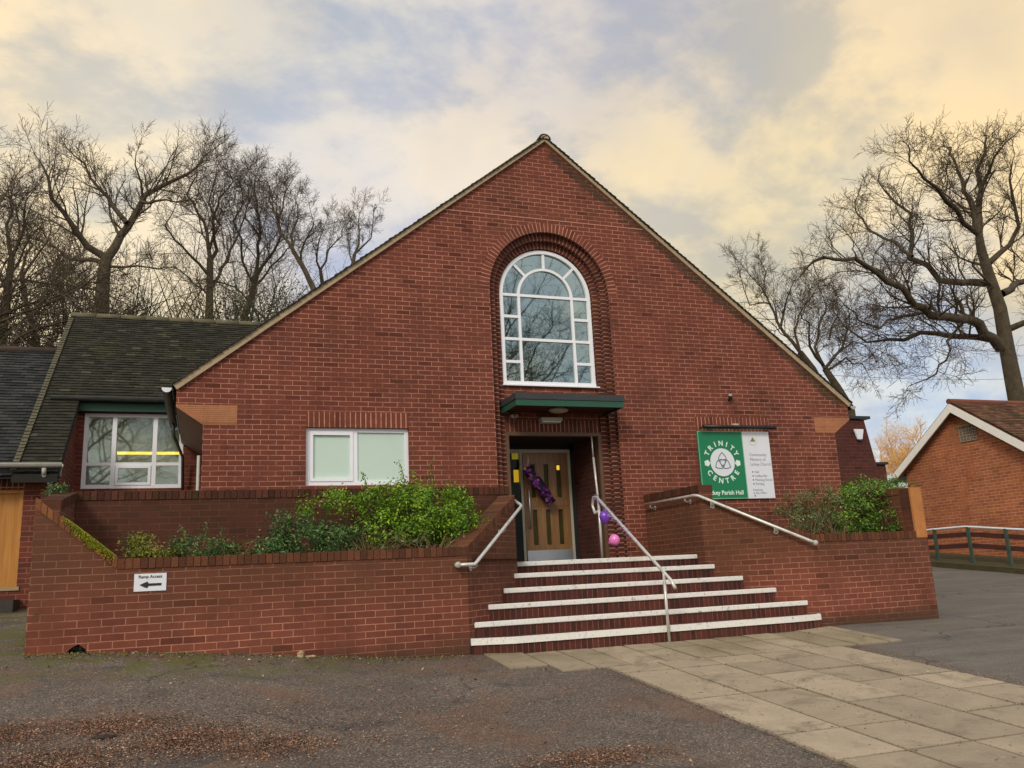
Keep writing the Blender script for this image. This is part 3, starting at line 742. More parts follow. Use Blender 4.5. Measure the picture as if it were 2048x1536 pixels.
mb = MB(); mb.box((-2.30, WY-.095, 1.64), (0, WY, 1.665)); mb.build('soffit', m_dark, wing)
mb = MB(); halfpipe(mb, (-2.42, 2.94, 1.86), (-.42, 2.94, 1.86), .06); mb.box((-2.42, 2.875, 1.855), (-.42, 2.882, 1.872)); mb.build('gutter', m_gutter, wing)
mb = MB(); mb.box((-2.03, 1.55, .30), (-1.99, 1.60, .52)); mb.build('gutter_bracket', m_gutl, wing)

anx = thing('store_annex', (-3.2, 2.5, -1.4), 'low brick annex at the far left with an orange timber door', 'annex')
AY = 1.60
mb = MB()
holed(mb, [(-7, -1.9), (-2.03, -1.9), (-2.03, .44), (-7, .44)], [[(-3.4, -1.235), (-2.475, -1.235), (-2.475, .155), (-3.4, .155)]], AY)
reveal(mb, [(-3.4, -1.235), (-2.475, -1.235), (-2.475, .155), (-3.4, .155)], AY, AY+.1)
mb.face([(-2.03, AY, -1.9), (-2.03, WY, -1.9), (-2.03, WY, 1.6), (-2.03, AY, .44)])
mb.build('wall', m_wing, anx)
mb = MB(); mb.box((-3.5, AY-.006, .175), (-2.47, AY+.02, .395)); mb.build('door_lintel', m_s1, anx)
mb = MB(); mb.box((-3.4, AY+.05, -1.235), (-2.475, AY+.09, .155)); d_ = mb.build('door', m_orwood, anx)
mb = MB(); mb.box((-3.45, AY-.02, -1.29), (-2.44, AY+.06, -1.237)); mb.build('threshold', plain('pale timber', (.35, .25, .14), .7), d_)
mb = MB(); mb.box((-3.4, AY+.0, .11), (-2.475, AY+.05, .155)); mb.box((-2.52, AY+.0, -1.235), (-2.475, AY+.05, .11)); mb.build('door_frame', m_orwood, d_)
mb = MB(); mb.box((-3.7, AY-.45, -1.75), (-2.42, AY, -1.42)); mb.build('step', plain('dark stone step', (.05, .045, .04), .9, .4, 9), anx)
o_ = V((-7.0, 1.26, 1.80-(ey-1.26)*S-.06)); tl = math.hypot(3.22, 3.22*S)
m_tile2, t = newmat('dark slate tile'); g = t.n('ShaderNodeNewGeometry')
c = t.ramp(g.outputs['Random Per Island'], [(0, (.017, .019, .019)), (.6, (.032, .034, .032)), (1, (.050, .048, .044))]); f2 = t.noise(g.outputs['Position'], 40, 4)
t.out(t.vmath('SCALE', c, t.math('MULTIPLY_ADD', f2, .8, .6)), .85, f2, .4, .01, spec=.25)
tiles('roof', o_, (1, 0, 0), us, 4.42, tl, m_tile2, anx, rng=random.Random(2))
mb = MB(); a = o_; b = o_+V((4.42, 0, 0)); mb.face([a-V((0, 0, .03)), b-V((0, 0, .03)), b-V((0, 0, .03))+us*tl, a-V((0, 0, .03))+us*tl]); 
r1, r2 = a+us*tl, b+us*tl; mb.face([r1, r2, r2+V((0, 3, -2.5)), r1+V((0, 3, -2.5))]); mb.build('roof_deck', m_dark, anx)
mb = MB(); mb.tube([r1, r2], .08, 8); mb.build('ridge', plain('ridge brown', (.07, .05, .04), .9, .4, 6), anx)
mb = MB(); halfpipe(mb, (-7, 1.23, .50), (-1.93, 1.23, .50), .058); mb.box((-7, 1.168, .49), (-1.93, 1.176, .508)); mb.build('gutter', m_gutl, anx)
mb = MB(); mb.box((-7, 1.32, .33), (-1.98, 1.35, .47)); mb.box((-7, 1.35, .32), (-1.98, 1.6, .34)); mb.build('fascia', m_lead, anx)
mb = MB(); mb.tube([(-2.17, 1.23, .44), (-2.17, 1.25, .34)], .032, 8); mb.tube([(-2.17, 1.25, .34), (-2.12, 1.50, .22), (-2.12, 1.54, -1.7)], .030, 8); mb.build('downpipe', m_gutl, anx)

# ------------------------------------------------------------------ retaining walls, planters, parapet
def wallseg(mb, p0, p1, z0a, z0b, zta, ztb, th, side=1):
    """vertical wall panel from plan point p0 to p1, front face on the right-hand side looking p0->p1 reversed; thickness to the back"""
    d = (V((p1[0]-p0[0], p1[1]-p0[1], 0))).normalized(); n = V((-d.y, d.x, 0))*side  # towards the back
    a, b = V((p0[0], p0[1], 0)), V((p1[0], p1[1], 0))
    z = lambda p, h: V((p.x, p.y, h))
    f = [z(a, z0a), z(b, z0b), z(b, ztb), z(a, zta)]
    bk = [p+n*th for p in f]
    mb.hull(f, bk) if side > 0 else mb.hull(f[::-1], bk[::-1])
def coping(mb, p0, p1, za, zb, th=.22, h=.105, over=.012, side=1, ends=0):
    d3 = V((p1[0]-p0[0], p1[1]-p0[1], zb-za)); L_ = d3.length; d = V((d3.x, d3.y, 0)).normalized(); n = V((-d.y, d.x, 0))*side
    a, b = V((p0[0], p0[1], za)), V((p1[0], p1[1], zb))
    cnt = max(1, int(round(L_/.075))); rgc = random.Random(int(abs(p0[0]*100)+7))
    for i in range(cnt):
        t0, t1 = (i+.07)/cnt, (i+.93)/cnt; j = rgc.uniform(-.004, .004); k_ = rgc.uniform(-.004, .003)
        q0 = a.lerp(b, t0)-n*(over+j); q1 = a.lerp(b, t1)-n*(over+j)
        f = [q0-V((0, 0, h)), q1-V((0, 0, h)), q1+V((0, 0, k_)), q0+V((0, 0, k_))]
        bk = [p+n*(th+2*over) for p in f]
        (mb.hull(f, bk) if side > 0 else mb.hull(f[::-1], bk[::-1]))
    # mortar bed between
    f = [a-n*(over-.008)-V((0, 0, h-.002)), b-n*(over-.008)-V((0, 0, h-.002)), b-n*(over-.008)-V((0, 0, .008)), a-n*(over-.008)-V((0, 0, .008))]
    bk = [p+n*(th+2*over-.016) for p in f]
    (mb.hull(f, bk) if side > 0 else mb.hull(f[::-1], bk[::-1]))
def copmat(name, ramp_, moss, mthr):
    m, t = newmat(name); g = t.n('ShaderNodeNewGeometry')
    c = t.ramp(g.outputs['Random Per Island'], ramp_)
    n1 = t.noise(g.outputs['Position'], 5, 6, .7); n2 = t.noise(g.outputs['Position'], 60, 4)
    c = t.mix(t.smooth(n1, mthr, mthr+.09), c, moss)
    t.out(t.vmath('SCALE', c, t.math('MULTIPLY_ADD', n2, .8, .6)), .92, n2, .6, .01, spec=.15); return m
rr = [(0, (.085, .036, .022)), (.5, (.125, .050, .028)), (1, (.165, .066, .035))]
m_c1 = copmat('coping bricks', rr, (.065, .055, .018), .56)
m_c2 = copmat('dark coping bricks', [(0, (.055, .024, .017)), (.6, (.085, .034, .022)), (1, (.12, .045, .028))], (.05, .045, .016), .56)
m_c3 = copmat('mossy coping bricks', [(0, (.14, .058, .03)), (1, (.25, .10, .045))], (.16, .13, .02), .60)
FY = -2.80; ZT = -1.05
pl = thing('retaining_wall', (.7, FY, -2.2), 'long brick planter wall left of the steps, with a mossy sloped end', 'wall')
mb = MB()
# front face with the broken hole at its foot
hole = [(-1.22, -2.30), (-.98, -2.30), (-.985, -2.02), (-1.04, -1.93), (-1.10, -1.885), (-1.16, -1.91), (-1.21, -1.96)]
outl = [(-1.58, -2.5), (-1.22, -2.5)]+[(-1.22, -2.30)]+[(-1.21, -1.96), (-1.16, -1.91), (-1.10, -1.885), (-1.04, -1.93), (-.985, -2.02), (-.98, -2.30)]+[(-.98, -2.5), (3.015, -2.5), (3.015, ZT-.105), (-.78, ZT-.105), (-1.58, -.40-.105)]
holed(mb, outl, [], FY); holed(mb, outl, [], FY+.22, flip=True)
hl = outl[1:10]
for i in range(len(hl)-1):
    a, b = hl[i], hl[i+1]; mb.face([(a[0], FY, a[1]), (b[0], FY, b[1]), (b[0], FY+.22, b[1]), (a[0], FY+.22, a[1])])
mb.face([(-1.58, FY+.22, -2.5), (-1.58, FY, -2.5), (-1.58, FY, -.505), (-1.58, FY+.22, -.505)])
mb.face([(-1.25, FY+.2, -2.4), (-.9, FY+.2, -2.4), (-.9, FY+.2, -1.8), (-1.25, FY+.2, -1.8)])
wallseg(mb, (3.015, FY), (4.04, -1.71), -2.5, -2.5, ZT-.105, -.34-.105, .22)
mb.face([(4.04, -1.71, -2.4), (4.04, -1.3, -2.4), (4.04, -1.3, -.31), (4.04, -1.71, -.445)])
wallseg(mb, (-1.58, -1.5), (-1.58, FY+.22), -2.4, -2.4, -.31, -.505, .2)
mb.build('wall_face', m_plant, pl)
mb = MB(); coping(mb, (-1.58, -1.52), (-1.58, FY+.24), -.215, -.40, th=.2); mb.build('side_coping', m_c2, pl)
mb = MB(); coping(mb, (-.78, FY), (3.015, FY), ZT, ZT); coping(mb, (3.015, FY), (4.04, -1.71), ZT, -.34); mb.build('coping', m_c1, pl)
mb = MB(); coping(mb, (-1.58, FY), (-.78, FY), -.40, ZT); mb.build('sloped_coping', m_c3, pl)
rm = random.Random(17); mb = MB(); m_moss = leafmat('yellow moss', [(0, (.10, .13, .01)), (.5, (.26, .29, .015)), (1, (.48, .46, .03))], .1)
for i in range(5200):
    t_ = min(1, max(0, rm.gauss(.68, .17))); p = V((-1.58, 0, -.40)).lerp(V((-.78, 0, ZT)), t_); v_ = rm.random(); w_ = min(1, math.sin(math.pi*min(1, max(0, (t_-.3)/.7)))*1.3)
    if rm.random() > w_: continue
    if v_ < .6: q = V((p.x, FY+rm.uniform(-.02, .2), p.z+.004+rm.random()*.016))
    else: q = V((p.x, FY-.016-rm.random()*.01, p.z-abs(rm.gauss(0, .035))))
    leafquad(mb, q, V((rm.gauss(.6, .7), rm.gauss(-.5, .7), rm.gauss(.6, .7))), V((rm.gauss(0, 1), rm.gauss(0, 1), rm.gauss(0, 1))), .016, .012)
mb.build('moss', m_moss, pl)
mb = MB(); mb.face([(-1.58, FY+.1, -1.20), (3.2, FY+.1, -1.20), (4.2, -1.6, -1.20), (4.2, -1.45, -1.20), (-1.58, -1.45, -1.20)]); mb.build('soil', m_soil, pl)
pp_ = thing('parapet_wall', (1.2, -1.4, -1.2), 'dark damp brick parapet behind the left planter, below the small window', 'wall')
mb = MB(); wallseg(mb, (-1.75, -1.5), (4.04, -1.5), -2.3, -2.3, -.31, -.31, .22); mb.build('wall_face', m_plant2, pp_)
mb = MB(); coping(mb, (-1.75, -1.5), (4.05, -1.5), -.205, -.205); mb.build('coping', m_c2, pp_)
pr = thing('retaining_wall', (9.0, FY, -2.2), 'brick planter wall right of the steps, with a pale orange end pier', 'wall')
mb = MB()
wallseg(mb, (7.985, FY), (10.05, FY), -2.5, -2.5, ZT-.105, ZT-.105, .22)
wallseg(mb, (6.96, -1.71), (7.985, FY), -2.5, -2.5, -.37-.105, ZT-.105, .22)
wallseg(mb, (6.96, 0), (6.96, -1.71), -2.4, -2.4, -.31, -.335, .22)
wallseg(mb, (10.05, FY+.22), (10.05, -.02), -2.5, -2.5, -.50, -.50, .2)
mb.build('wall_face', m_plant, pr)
mb = MB(); coping(mb, (7.985, FY), (9.85, FY), ZT, ZT); coping(mb, (6.96, -1.71), (7.985, FY), -.37, ZT); coping(mb, (10.05, FY+.22), (10.05, -.02), -.40, -.40, th=.2); mb.build('coping', m_c1, pr)
mb = MB(); coping(mb, (6.96, 0), (6.96, -1.71), -.205, -.23); mb.build('side_coping', m_c2, pr)
mb = MB(); mb.box((9.86, FY-.006, ZT-.10), (10.055, FY+.03, -.42)); mb.build('end_pier', m_orange, pr)
mb = MB(); mb.box((9.86, FY+.03, ZT-.10), (10.05, FY+.25, -.43)); mb.build('pier_core', m_plant2, pr)
mb = MB(); mb.face([(7.1, -.02, -1.20), (7.1, -1.7, -1.20), (8.1, FY+.1, -1.20), (9.9, FY+.1, -1.20), (9.9, -.02, -1.20)]); mb.build('soil', m_soil, pr)

# ------------------------------------------------------------------ steps
st = thing('entrance_steps', (5.5, -2.2, -2.3), 'flight of six brick steps with worn white painted nosings up to the entrance', 'steps')
lv = [(-1.5, -1.235, 1.455), (-1.8, -1.39, 1.545), (-2.1, -1.57, 1.80), (-2.4, -1.75, 2.135), (-2.7, -1.935, 2.39)]
C0 = 5.5
for k, (y, z, hw) in enumerate(lv):
    yb = .25 if k == 0 else lv[k-1][0]
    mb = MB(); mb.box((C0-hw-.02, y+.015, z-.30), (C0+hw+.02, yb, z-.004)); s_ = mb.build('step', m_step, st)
    mb = MB(); mb.box((C0-hw, y-.006, z-.062), (C0+hw, y+.05, z), 0); mb.build('nosing', m_strip, s_, bevel=.006)
y, z = -3.0, -2.11
pl6 = [(3.03, -2.81), (3.50, -3.0), (7.48, -3.0), (7.90, -2.93), (7.97, -2.81)]
mb = MB(); base = [(p[0], p[1]+.02, -2.5) for p in pl6]; top = [(p[0], p[1]+.02, z-.004) for p in pl6]
mb.face(top+[(7.97, -2.6, z-.004), (3.03, -2.6, z-.004)])
for i in range(len(pl6)-1): mb.face([base[i], base[i+1], top[i+1], top[i]])
s_ = mb.build('step', m_step, st)
mb = MB()
for i in range(len(pl6)-1):
    a, b = V((*pl6[i], z)), V((*pl6[i+1], z)); dn = V((0, 0, -.075)); bk = V((0, .06, 0))
    mb.hull([a+dn, b+dn, b, a], [a+dn+bk, b+dn+bk, b+bk, a+bk])
mb.build('nosing', m_strip, s_)

# ------------------------------------------------------------------ handrails
def rail_bracket(mb, p, wallp):
    p, w = V(p), V(wallp); mb.tube([p, p-V((0, 0, .05)), (p-V((0, 0, .07))).lerp(w-V((0, 0, .07)), .3), w-V((0, 0, .07))], .010, 8)
    n = (w-p); n.z = 0; n.normalize(); mb.tube([w-V((0, 0, .07))-n*.008, w-V((0, 0, .07))+n*.003], .036, 14)
nL = V((.73, -.685, 0)); nR = V((-.73, -.685, 0)); rr_ = .0215
hl_ = thing('handrail', (3.6, -2.3, -1.2), 'short pale metal handrail on the left wing wall beside the steps', 'handrail')
a = V((2.88, -2.88, -1.262)); b = V((3.08, -2.88, -1.262)); c_ = V((4.115, -1.775, -.50)); e = V((4.06, -1.52, -.365))
mb = MB(); mb.tube([a, b, b+V((.03, .02, .02)), c_, c_+V((.0, .03, .02)), e], rr_, 12); mb.build('rail', m_galv, hl_)
mb = MB(); mb.sphere(a, .038, 16, 10, (1, .8, 1)); mb.tube([a, (a.x, FY, a.z)], .03, 10); mb.build('end_flange', m_gutl, hl_)
mb = MB()
for t_ in (.04, .62): mb = MB(); p = b.lerp(c_, t_); rail_bracket(mb, p, p-nL*.085); mb.build('bracket', m_gutl, hl_)
hr_ = thing('handrail', (7.3, -2.0, -1.0), 'long pale metal handrail turning down the right wing wall', 'handrail')
a = V((6.87, -.15, -.385)); b = V((6.87, -1.70, -.385)); c_ = V((7.90, -2.875, -1.135)); e = V((7.985, -2.89, -1.17))
mb = MB(); mb.tube([a, b, b+V((.03, -.07, -.012)), c_, e], rr_, 12); mb.build('rail', m_galv, hr_)
mb = MB(); mb.sphere(e, .038, 16, 10); mb.build('end_flange', m_gutl, hr_)
mb = MB()
for t_ in (.13, .83): mb = MB(); p = a.lerp(b, t_); rail_bracket(mb, p, p+V((.09, 0, 0))); mb.build('bracket', m_gutl, hr_)
b2 = b+V((.03, -.07, -.012))
for t_ in (.12, .70): mb = MB(); p = b2.lerp(c_, t_); rail_bracket(mb, p, p-nR*.085); mb.build('bracket', m_gutl, hr_)
hc = thing('handrail', (5.5, -2.2, -2.1), 'freestanding galvanised handrail running down the middle of the steps', 'handrail')
mb = MB(); mb.tube([(5.5, -1.30, -.55), (5.5, -1.16, -.58), (5.5, -1.08, -.45), (5.5, -1.14, -.335), (5.5, -1.25, -.345), (5.52, -3.18, -1.56), (5.52, -3.27, -1.66)], .021, 12); mb.build('rail', m_galv, hc)
for y0, z0, z1 in ((-1.30, -1.235, -.37), (-3.05, -2.33, -1.47)):
    mb = MB(); mb.tube([(5.5, y0, z0), (5.5, y0, z1)], .019, 12); mb.build('post', m_galv, hc)
# tinsel on the rail
m_pur, t = newmat('purple foil'); g = t.n('ShaderNodeNewGeometry')
c = t.ramp(g.outputs['Random Per Island'], [(0, (.09, .02, .22)), (.5, (.30, .12, .45)), (.8, (.45, .35, .55)), (1, (.6, .5, .6))]); t.out(c, .25, metal=.5)
mb = MB(); rt_ = random.Random(3)
for i in range(420):
    t_ = rt_.random()**1.4*.55; p = V((5.5, -1.2, -.335)).lerp(V((5.52, -3.18, -1.56)), t_); d = V((rt_.gauss(0, 1), rt_.gauss(0, 1), rt_.gauss(0, 1))).normalized()
    q = d.orthogonal().normalized()*.004; p = p+d*.018; e_ = p+d*rt_.uniform(.015, .04)
    mb.face([p-q, p+q, e_+q, e_-q])
tag(mb.build('tinsel', m_pur), 'purple and silver tinsel wound round the middle handrail', 'decoration')

# balloons, foil streamer
def balloon(name, loc, rx, rz, tilt, col, label):
    e = thing(name, loc, label, 'balloon')
    m, t = newmat(name+' latex'); t.out(col, .25, spec=.6, Coat__Weight=.4); 
    p_ = t.t.nodes['Principled BSDF']; p_.inputs['Subsurface Weight'].default_value = .15
    rot = Matrix.Rotation(tilt, 3, 'Y')
    def fn(d):
        k = 1+.10*max(0, -d.z); return rot @ V((d.x*rx*(1-.25*max(0, -d.z)**2), d.y*rx*(1-.25*max(0, -d.z)**2), d.z*rz*k))
    mb = MB(); mb.sphere(loc, 1, 28, 20, fn=fn); mb.build('skin', m, e)
    kn = V(loc)+rot @ V((0, 0, -rz*1.10)); d = rot @ V((0, 0, -1))
    mb = MB(); mb.tube([kn-d*.004, kn+d*.012, kn+d*.022], [.006, .004, .011], 8); mb.build('knot', m, e)
    return e
balloon('balloon', (5.53, -1.42, -.645), .082, .095, 0, (.20, .055, .55), 'deep purple balloon tied to the top of the middle handrail')
balloon('balloon', (5.655, -1.42, -.98), .085, .078, rad(70), (.85, .22, .60), 'pink balloon hanging below the purple one by the handrail')
m_foil, t = newmat('patterned foil'); g = t.n('ShaderNodeNewGeometry')
vo = t.n('ShaderNodeTexVoronoi', Scale=26.0); t.set(vo, 'Vector', g.outputs['Position']); sv = t.n('ShaderNodeSeparateColor'); t.set(sv, 0, vo.outputs['Color'])
c = t.ramp(sv.outputs[0], [(0, (.012, .006, .03)), (.45, (.035, .012, .10)), (.6, (.12, .02, .16)), (.8, (.30, .07, .16)), (1, (.45, .15, .20))], 'CONSTANT')
t.out(c, .3, t.noise(g.outputs['Position'], 30, 4), .8, .02, metal=.35)
p0, p1 = V((5.23, LB-.22, .37)), V((5.67, LB-.20, -.24)); d = (p1-p0).normalized(); sd = V((0, 1, 0)).cross(d).normalized(); mb = MB(); NN = 16
ringv = []
rk = random.Random(8)
for i in range(NN+1):
    t_ = i/NN; w = .095*(1-.25*(t_ < .05))*(1+.12*math.sin(t_*19)); dp = .03+.008*math.sin(t_*23); c0 = p0.lerp(p1, t_)+V((0, .015*math.sin(t_*9), 0)); i0 = len(mb.v)
    for k in range(12):
        a_ = 2*math.pi*k/12; mb.v.append(c0+sd*math.cos(a_)*w*(1+rk.uniform(-.06, .06))+V((0, 1, 0))*math.sin(a_)*dp)
    ringv.append(i0)
for i in range(NN):
    for k in range(12):
        mb.f.append((ringv[i]+k, ringv[i]+(k+1) % 12, ringv[i+1]+(k+1) % 12, ringv[i+1]+k)); mb.uv += [(0, 0)]*4; mb.mi.append(0); mb.sm.append(True)
for r_ in (ringv[0], ringv[-1]): mb.f.append(tuple(r_+k for k in range(12))); mb.uv += [(0, 0)]*12; mb.mi.append(0); mb.sm.append(False)
fs = thing('foil_streamer', (5.45, LB-.2, 0), 'crumpled purple and pink foil streamer hung at a slant across the door', 'decoration')
mb.build('foil_tube', m_foil, fs)
mb = MB(); mb.tube([p0+V((-.0, 0, .02)), p0+V((.03, 0, .14)), p0+V((.015, 0, .24))], [.03, .018, .006], 8); mb.tube([p0+sd*.04-d*.03, p0+sd*.05+d*.06], [.03, .02], 8); mb.build('ribbon_end', plain('pink ribbon', (.62, .30, .32), .3, .2), fs)

# ------------------------------------------------------------------ signs and wall fittings
def text(body, size, loc, mat, parent, align='CENTER', ext=.001, rotz=0, bold=0):
    cu = bpy.data.curves.new('lettering', 'FONT'); cu.body = body; cu.size = size; cu.align_x = align; cu.align_y = 'CENTER'; cu.extrude = ext; cu.offset = bold; cu.resolution_u = 3
    o = bpy.data.objects.new('tmp', cu); COL.objects.link(o)
    M_ = Matrix.Rotation(rotz, 4, 'Y') @ Matrix.Rotation(rad(90), 4, 'X')
    M_.translation = V((0, 0, 0))
    dg = bpy.context.evaluated_depsgraph_get(); me = bpy.data.meshes.new_from_object(o.evaluated_get(dg)); bpy.data.objects.remove(o)
    me.transform(M_); me.transform(Matrix.Translation(V(loc)-rootloc(parent)))
    me.materials.clear(); me.materials.append(mat); return me
def lettering(name, meshes, mat, parent):
    bm = bmesh.new()
    for me in meshes: bm.from_mesh(me); bpy.data.meshes.remove(me)
    me = bpy.data.meshes.new(name); bm.to_mesh(me); bm.free(); me.materials.append(mat)
    o = bpy.data.objects.new(name, me); COL.objects.link(o); o.parent = parent; return o
sg = thing('notice_board', (8.6, -.03, -.3), 'green and white Trinity Centre board on the wall right of the door', 'sign')
gx0, gx1, gz0, gz1 = 8.075, 8.985, -.30, .885
mb = MB(); mb.box((gx0, -.035, gz0), (gx1, -.003, gz1)); gb = mb.build('green_panel', m_signg, sg)
mb = MB()
for a, b in (((gx0, gz0), (gx1, gz0+.014)), ((gx0, gz1-.014), (gx1, gz1)), ((gx0, gz0+.014), (gx0+.014, gz1-.014)), ((gx1-.014, gz0+.014), (gx1, gz1-.014))): mb.box((a[0], -.039, a[1]), (b[0], -.035, b[1]))
mb.build('border', plain('pale green border', (.20, .48, .28), .5), gb)
cx_, cz_, cr = 8.53, .335, .245
mb = MB(); mb.tube([(cx_, -.036, cz_), (cx_, -.040, cz_)], cr, 40, smooth=False); mb.build('disc', m_signw, gb)
mb = MB()
def knotarc(cx, cz, r, a0, a1, n=20):
    pts = [(cx+r*math.cos(rad(a0+(a1-a0)*i/n)), -.043, cz+r*math.sin(rad(a0+(a1-a0)*i/n))) for i in range(n+1)]
    mb.tube(pts, .0075, 6)
# triquetra: three interlocking vesicas
rk_ = .155
for i in range(3):
    a = 90+120*i
    tip = V((cx_+rk_*1.12*math.cos(rad(a)), cz_+rk_*1.12*math.sin(rad(a))))
    base = V((cx_-rk_*.42*math.cos(rad(a)), cz_-rk_*.42*math.sin(rad(a))))
    ax_ = (tip-base); L_ = ax_.length; ax_.normalize(); pv_ = V((-ax_.y, ax_.x))
    for s in (-1, 1):
        pts = []
        for j in range(17):
            q = j/16; w = math.sin(math.pi*q)*.078*s; p = base+ax_*(L_*q)+pv_*w; pts.append((p.x, -.043, p.y))
        mb.tube(pts, .0072, 6)
mb.build('trinity_knot', m_knot, gb)
for word, a0, a1, flip in (('TRINITY', 152, 28, False), ('CENTRE', 214, 326, True)):
    ms = []
    for i, ch in enumerate(word):
        a = a0+(a1-a0)*i/(len(word)-1); rr2 = cr+.085
        p = (cx_+rr2*math.cos(rad(a)), -.037, cz_+rr2*math.sin(rad(a)))
        rot = (90-a) if not flip else (-90-a)
        ms.append(text(ch, .125, p, m_txt, gb, rotz=rad(rot), bold=.0035))
    lettering('lettering', ms, m_txt, gb)
lettering('lettering', [text('Lickey Parish Hall', .104, (cx_+.0, -.037, -.195), m_txt, gb, bold=.002)], m_txt, gb)
mb = MB()
for s in (-1, 1):
    pts = []
    for i in range(10):
        a = rad(90+s*90+36*i); r_ = .062 if i % 2 == 0 else .049; pts.append((cx_+s*(cr+.065)+r_*math.cos(a), -.040, cz_-.015+r_*math.sin(a)))
    mb.prism(pts, (0, .004, 0)); mb.build('rose_mark', m_txt, gb); mb = MB()
mb = MB(); wx0, wx1 = 8.992, 9.55; mb.box((wx0, -.030, gz0-.0), (wx1, -.003, .885)); wb = mb.build('white_panel', m_signw, sg)
ms = []
for s_, x_, z_, sz in (('Community', 9.10, .47, .075), ('Ministry of', 9.10, .385, .075), ('Lickey Church', 9.10, .30, .075), ('Hall', 9.17, .165, .06), ('Coffee Bar', 9.17, .095, .06), ('Meeting Room', 9.17, .025, .06), ('Parking', 9.17, -.045, .06), ('Enquiries', 9.10, -.15, .055), ('at the Office', 9.10, -.205, .055)):
    lettering('lettering', [text(s_, sz, (x_, -.032, z_), m_sgrey, wb, align='LEFT')], m_sgrey, wb)
mb = MB(); mb.tube([(9.20, -.031, .72), (9.20, -.033, .72)], .085, 24, smooth=False, mi=1); mb.tube([(9.20, -.033, .72), (9.20, -.035, .72)], .075, 24, smooth=False, mi=0)
mb.prism([(9.145, -.0375, .705), (9.255, -.0375, .705), (9.20, -.0375, .785)], (0, .003, 0), mi=2)
mb.build('emblem', [m_signw, plain('faint olive', (.62, .66, .50), .5), m_red], wb)
m_bul = plain('bullet', (.15, .15, .20), .5)
for z_ in (.165, .095, .025, -.045, -.255): mb = MB(); mb.prism([(9.12, -.033, z_-.012), (9.144, -.033, z_-.012), (9.144, -.033, z_+.012), (9.12, -.033, z_+.012)], (0, .003, 0)); mb.build('bullet_mark', m_bul, wb)
tl_ = thing('trough_light', (8.87, -.1, .95), 'long black trough light fixed above the notice board', 'lamp')
mb = MB(); mb.tube([(8.14, -.14, .945), (9.64, -.14, .945)], .032, 12); mb.box((8.10, -.155, .915), (9.66, -.09, .935)); mb.build('trough', m_black, tl_)
for ax0 in (8.28, 9.45): mb = MB(); mb.box((ax0, -.12, .93), (ax0+.03, 0, .99)); mb.build('arm', m_black, tl_)
mb = MB(); mb.box((8.80, -.07, .975), (8.92, -.006, 1.02)); mb.build('junction_box', m_lampw, tl_)
sl_ = thing('sensor_lamp', (8.81, -.05, 1.48), 'small security sensor lamp alone on the right half of the gable wall', 'lamp')
mb = MB(); mb.sphere((8.81, -.07, 1.525), .038, 12, 8, (1, 1, .7)); mb.build('cap', m_lampw, sl_)
mb = MB(); mb.tube([(8.81, -.07, 1.515), (8.81, -.07, 1.46)], [.040, .028], 12); mb.box((8.79, -.07, 1.44), (8.83, 0, 1.47)); mb.build('housing', m_black, sl_)
bl = thing('bulkhead_lamp', (5.42, -.2, 1.15), 'oval cream bulkhead lamp under the door canopy', 'lamp')
mb = MB(); mb.sphere((5.42, -.2, 1.165), 1, 20, 10, (.17, .11, .05)); mb.build('diffuser', m_lampw, bl)
mb = MB(); mb.tube([(5.42, -.2, 1.165), (5.42, -.2, 1.2)], .10, 16); mb.build('base', m_gutl, bl)
bx = thing('box_lamp', (5.39, .15, 1.06), 'cream rectangular lamp on the brick lintel over the door', 'lamp')
mb = MB(); mb.box((5.22, .06, 1.035), (5.60, .235, 1.10)); mb.build('case', m_lampw, bx, bevel=.012)
mb = MB(); mb.box((5.25, .07, 1.018), (5.57, .22, 1.034)); mb.build('lens', m_signw, bx)
cs = thing('corner_sensor', (4.80, .2, 1.12), 'tiny grey sensor box at the left end under the canopy', 'sensor')
mb = MB(); mb.box((4.72, .14, 1.10), (4.85, .236, 1.15)); mb.build('case', m_gutl, cs, bevel=.008)
mb = MB(); mb.tube([(4.785, .135, 1.125), (4.785, .15, 1.125)], .016, 10); mb.build('lens', m_black, cs)
wl = thing('flood_lamp', (-2.12, WY-.08, 1.49), 'white box floodlight on the wing wall left of its window', 'lamp')
mb = MB(); mb.hull([(-2.20, WY-.16, 1.43), (-2.04, WY-.16, 1.43), (-2.04, WY-.10, 1.54), (-2.20, WY-.10, 1.54)], [(-2.20, WY-.03, 1.42), (-2.04, WY-.03, 1.42), (-2.04, WY-.03, 1.56), (-2.20, WY-.03, 1.56)]); mb.build('case', m_signw, wl)
mb = MB(); mb.box((-2.14, WY-.03, 1.44), (-2.10, WY, 1.60)); mb.box((-2.22, WY-.12, 1.565), (-2.03, WY-.0, 1.585)); mb.build('bracket', m_lampw, wl)
rs = thing('ramp_sign', (-.455, FY-.01, -1.3), 'small white ramp access sign with a black arrow on the planter wall', 'sign')
mb = MB(); mb.box((-.612, FY-.010, -1.392), (-.298, FY-.001, -1.212)); pn = mb.build('plate', m_signw, rs)
m_ink = plain('sign ink', (.02, .022, .022), .5, .02)
lettering('lettering', [text('Ramp Access', .043, (-.455, FY-.012, -1.245), m_ink, pn, bold=.0006)], m_ink, pn)
mb = MB()
ar = [(-.557, -1.326), (-.512, -1.352), (-.482, -1.360), (-.470, -1.340), (-.345, -1.338), (-.345, -1.314), (-.470, -1.314), (-.482, -1.293), (-.512, -1.305)]
mb.prism([(p[0], FY-.0135, p[1]) for p in ar], (0, .003, 0)); mb.build('arrow', m_ink, pn)

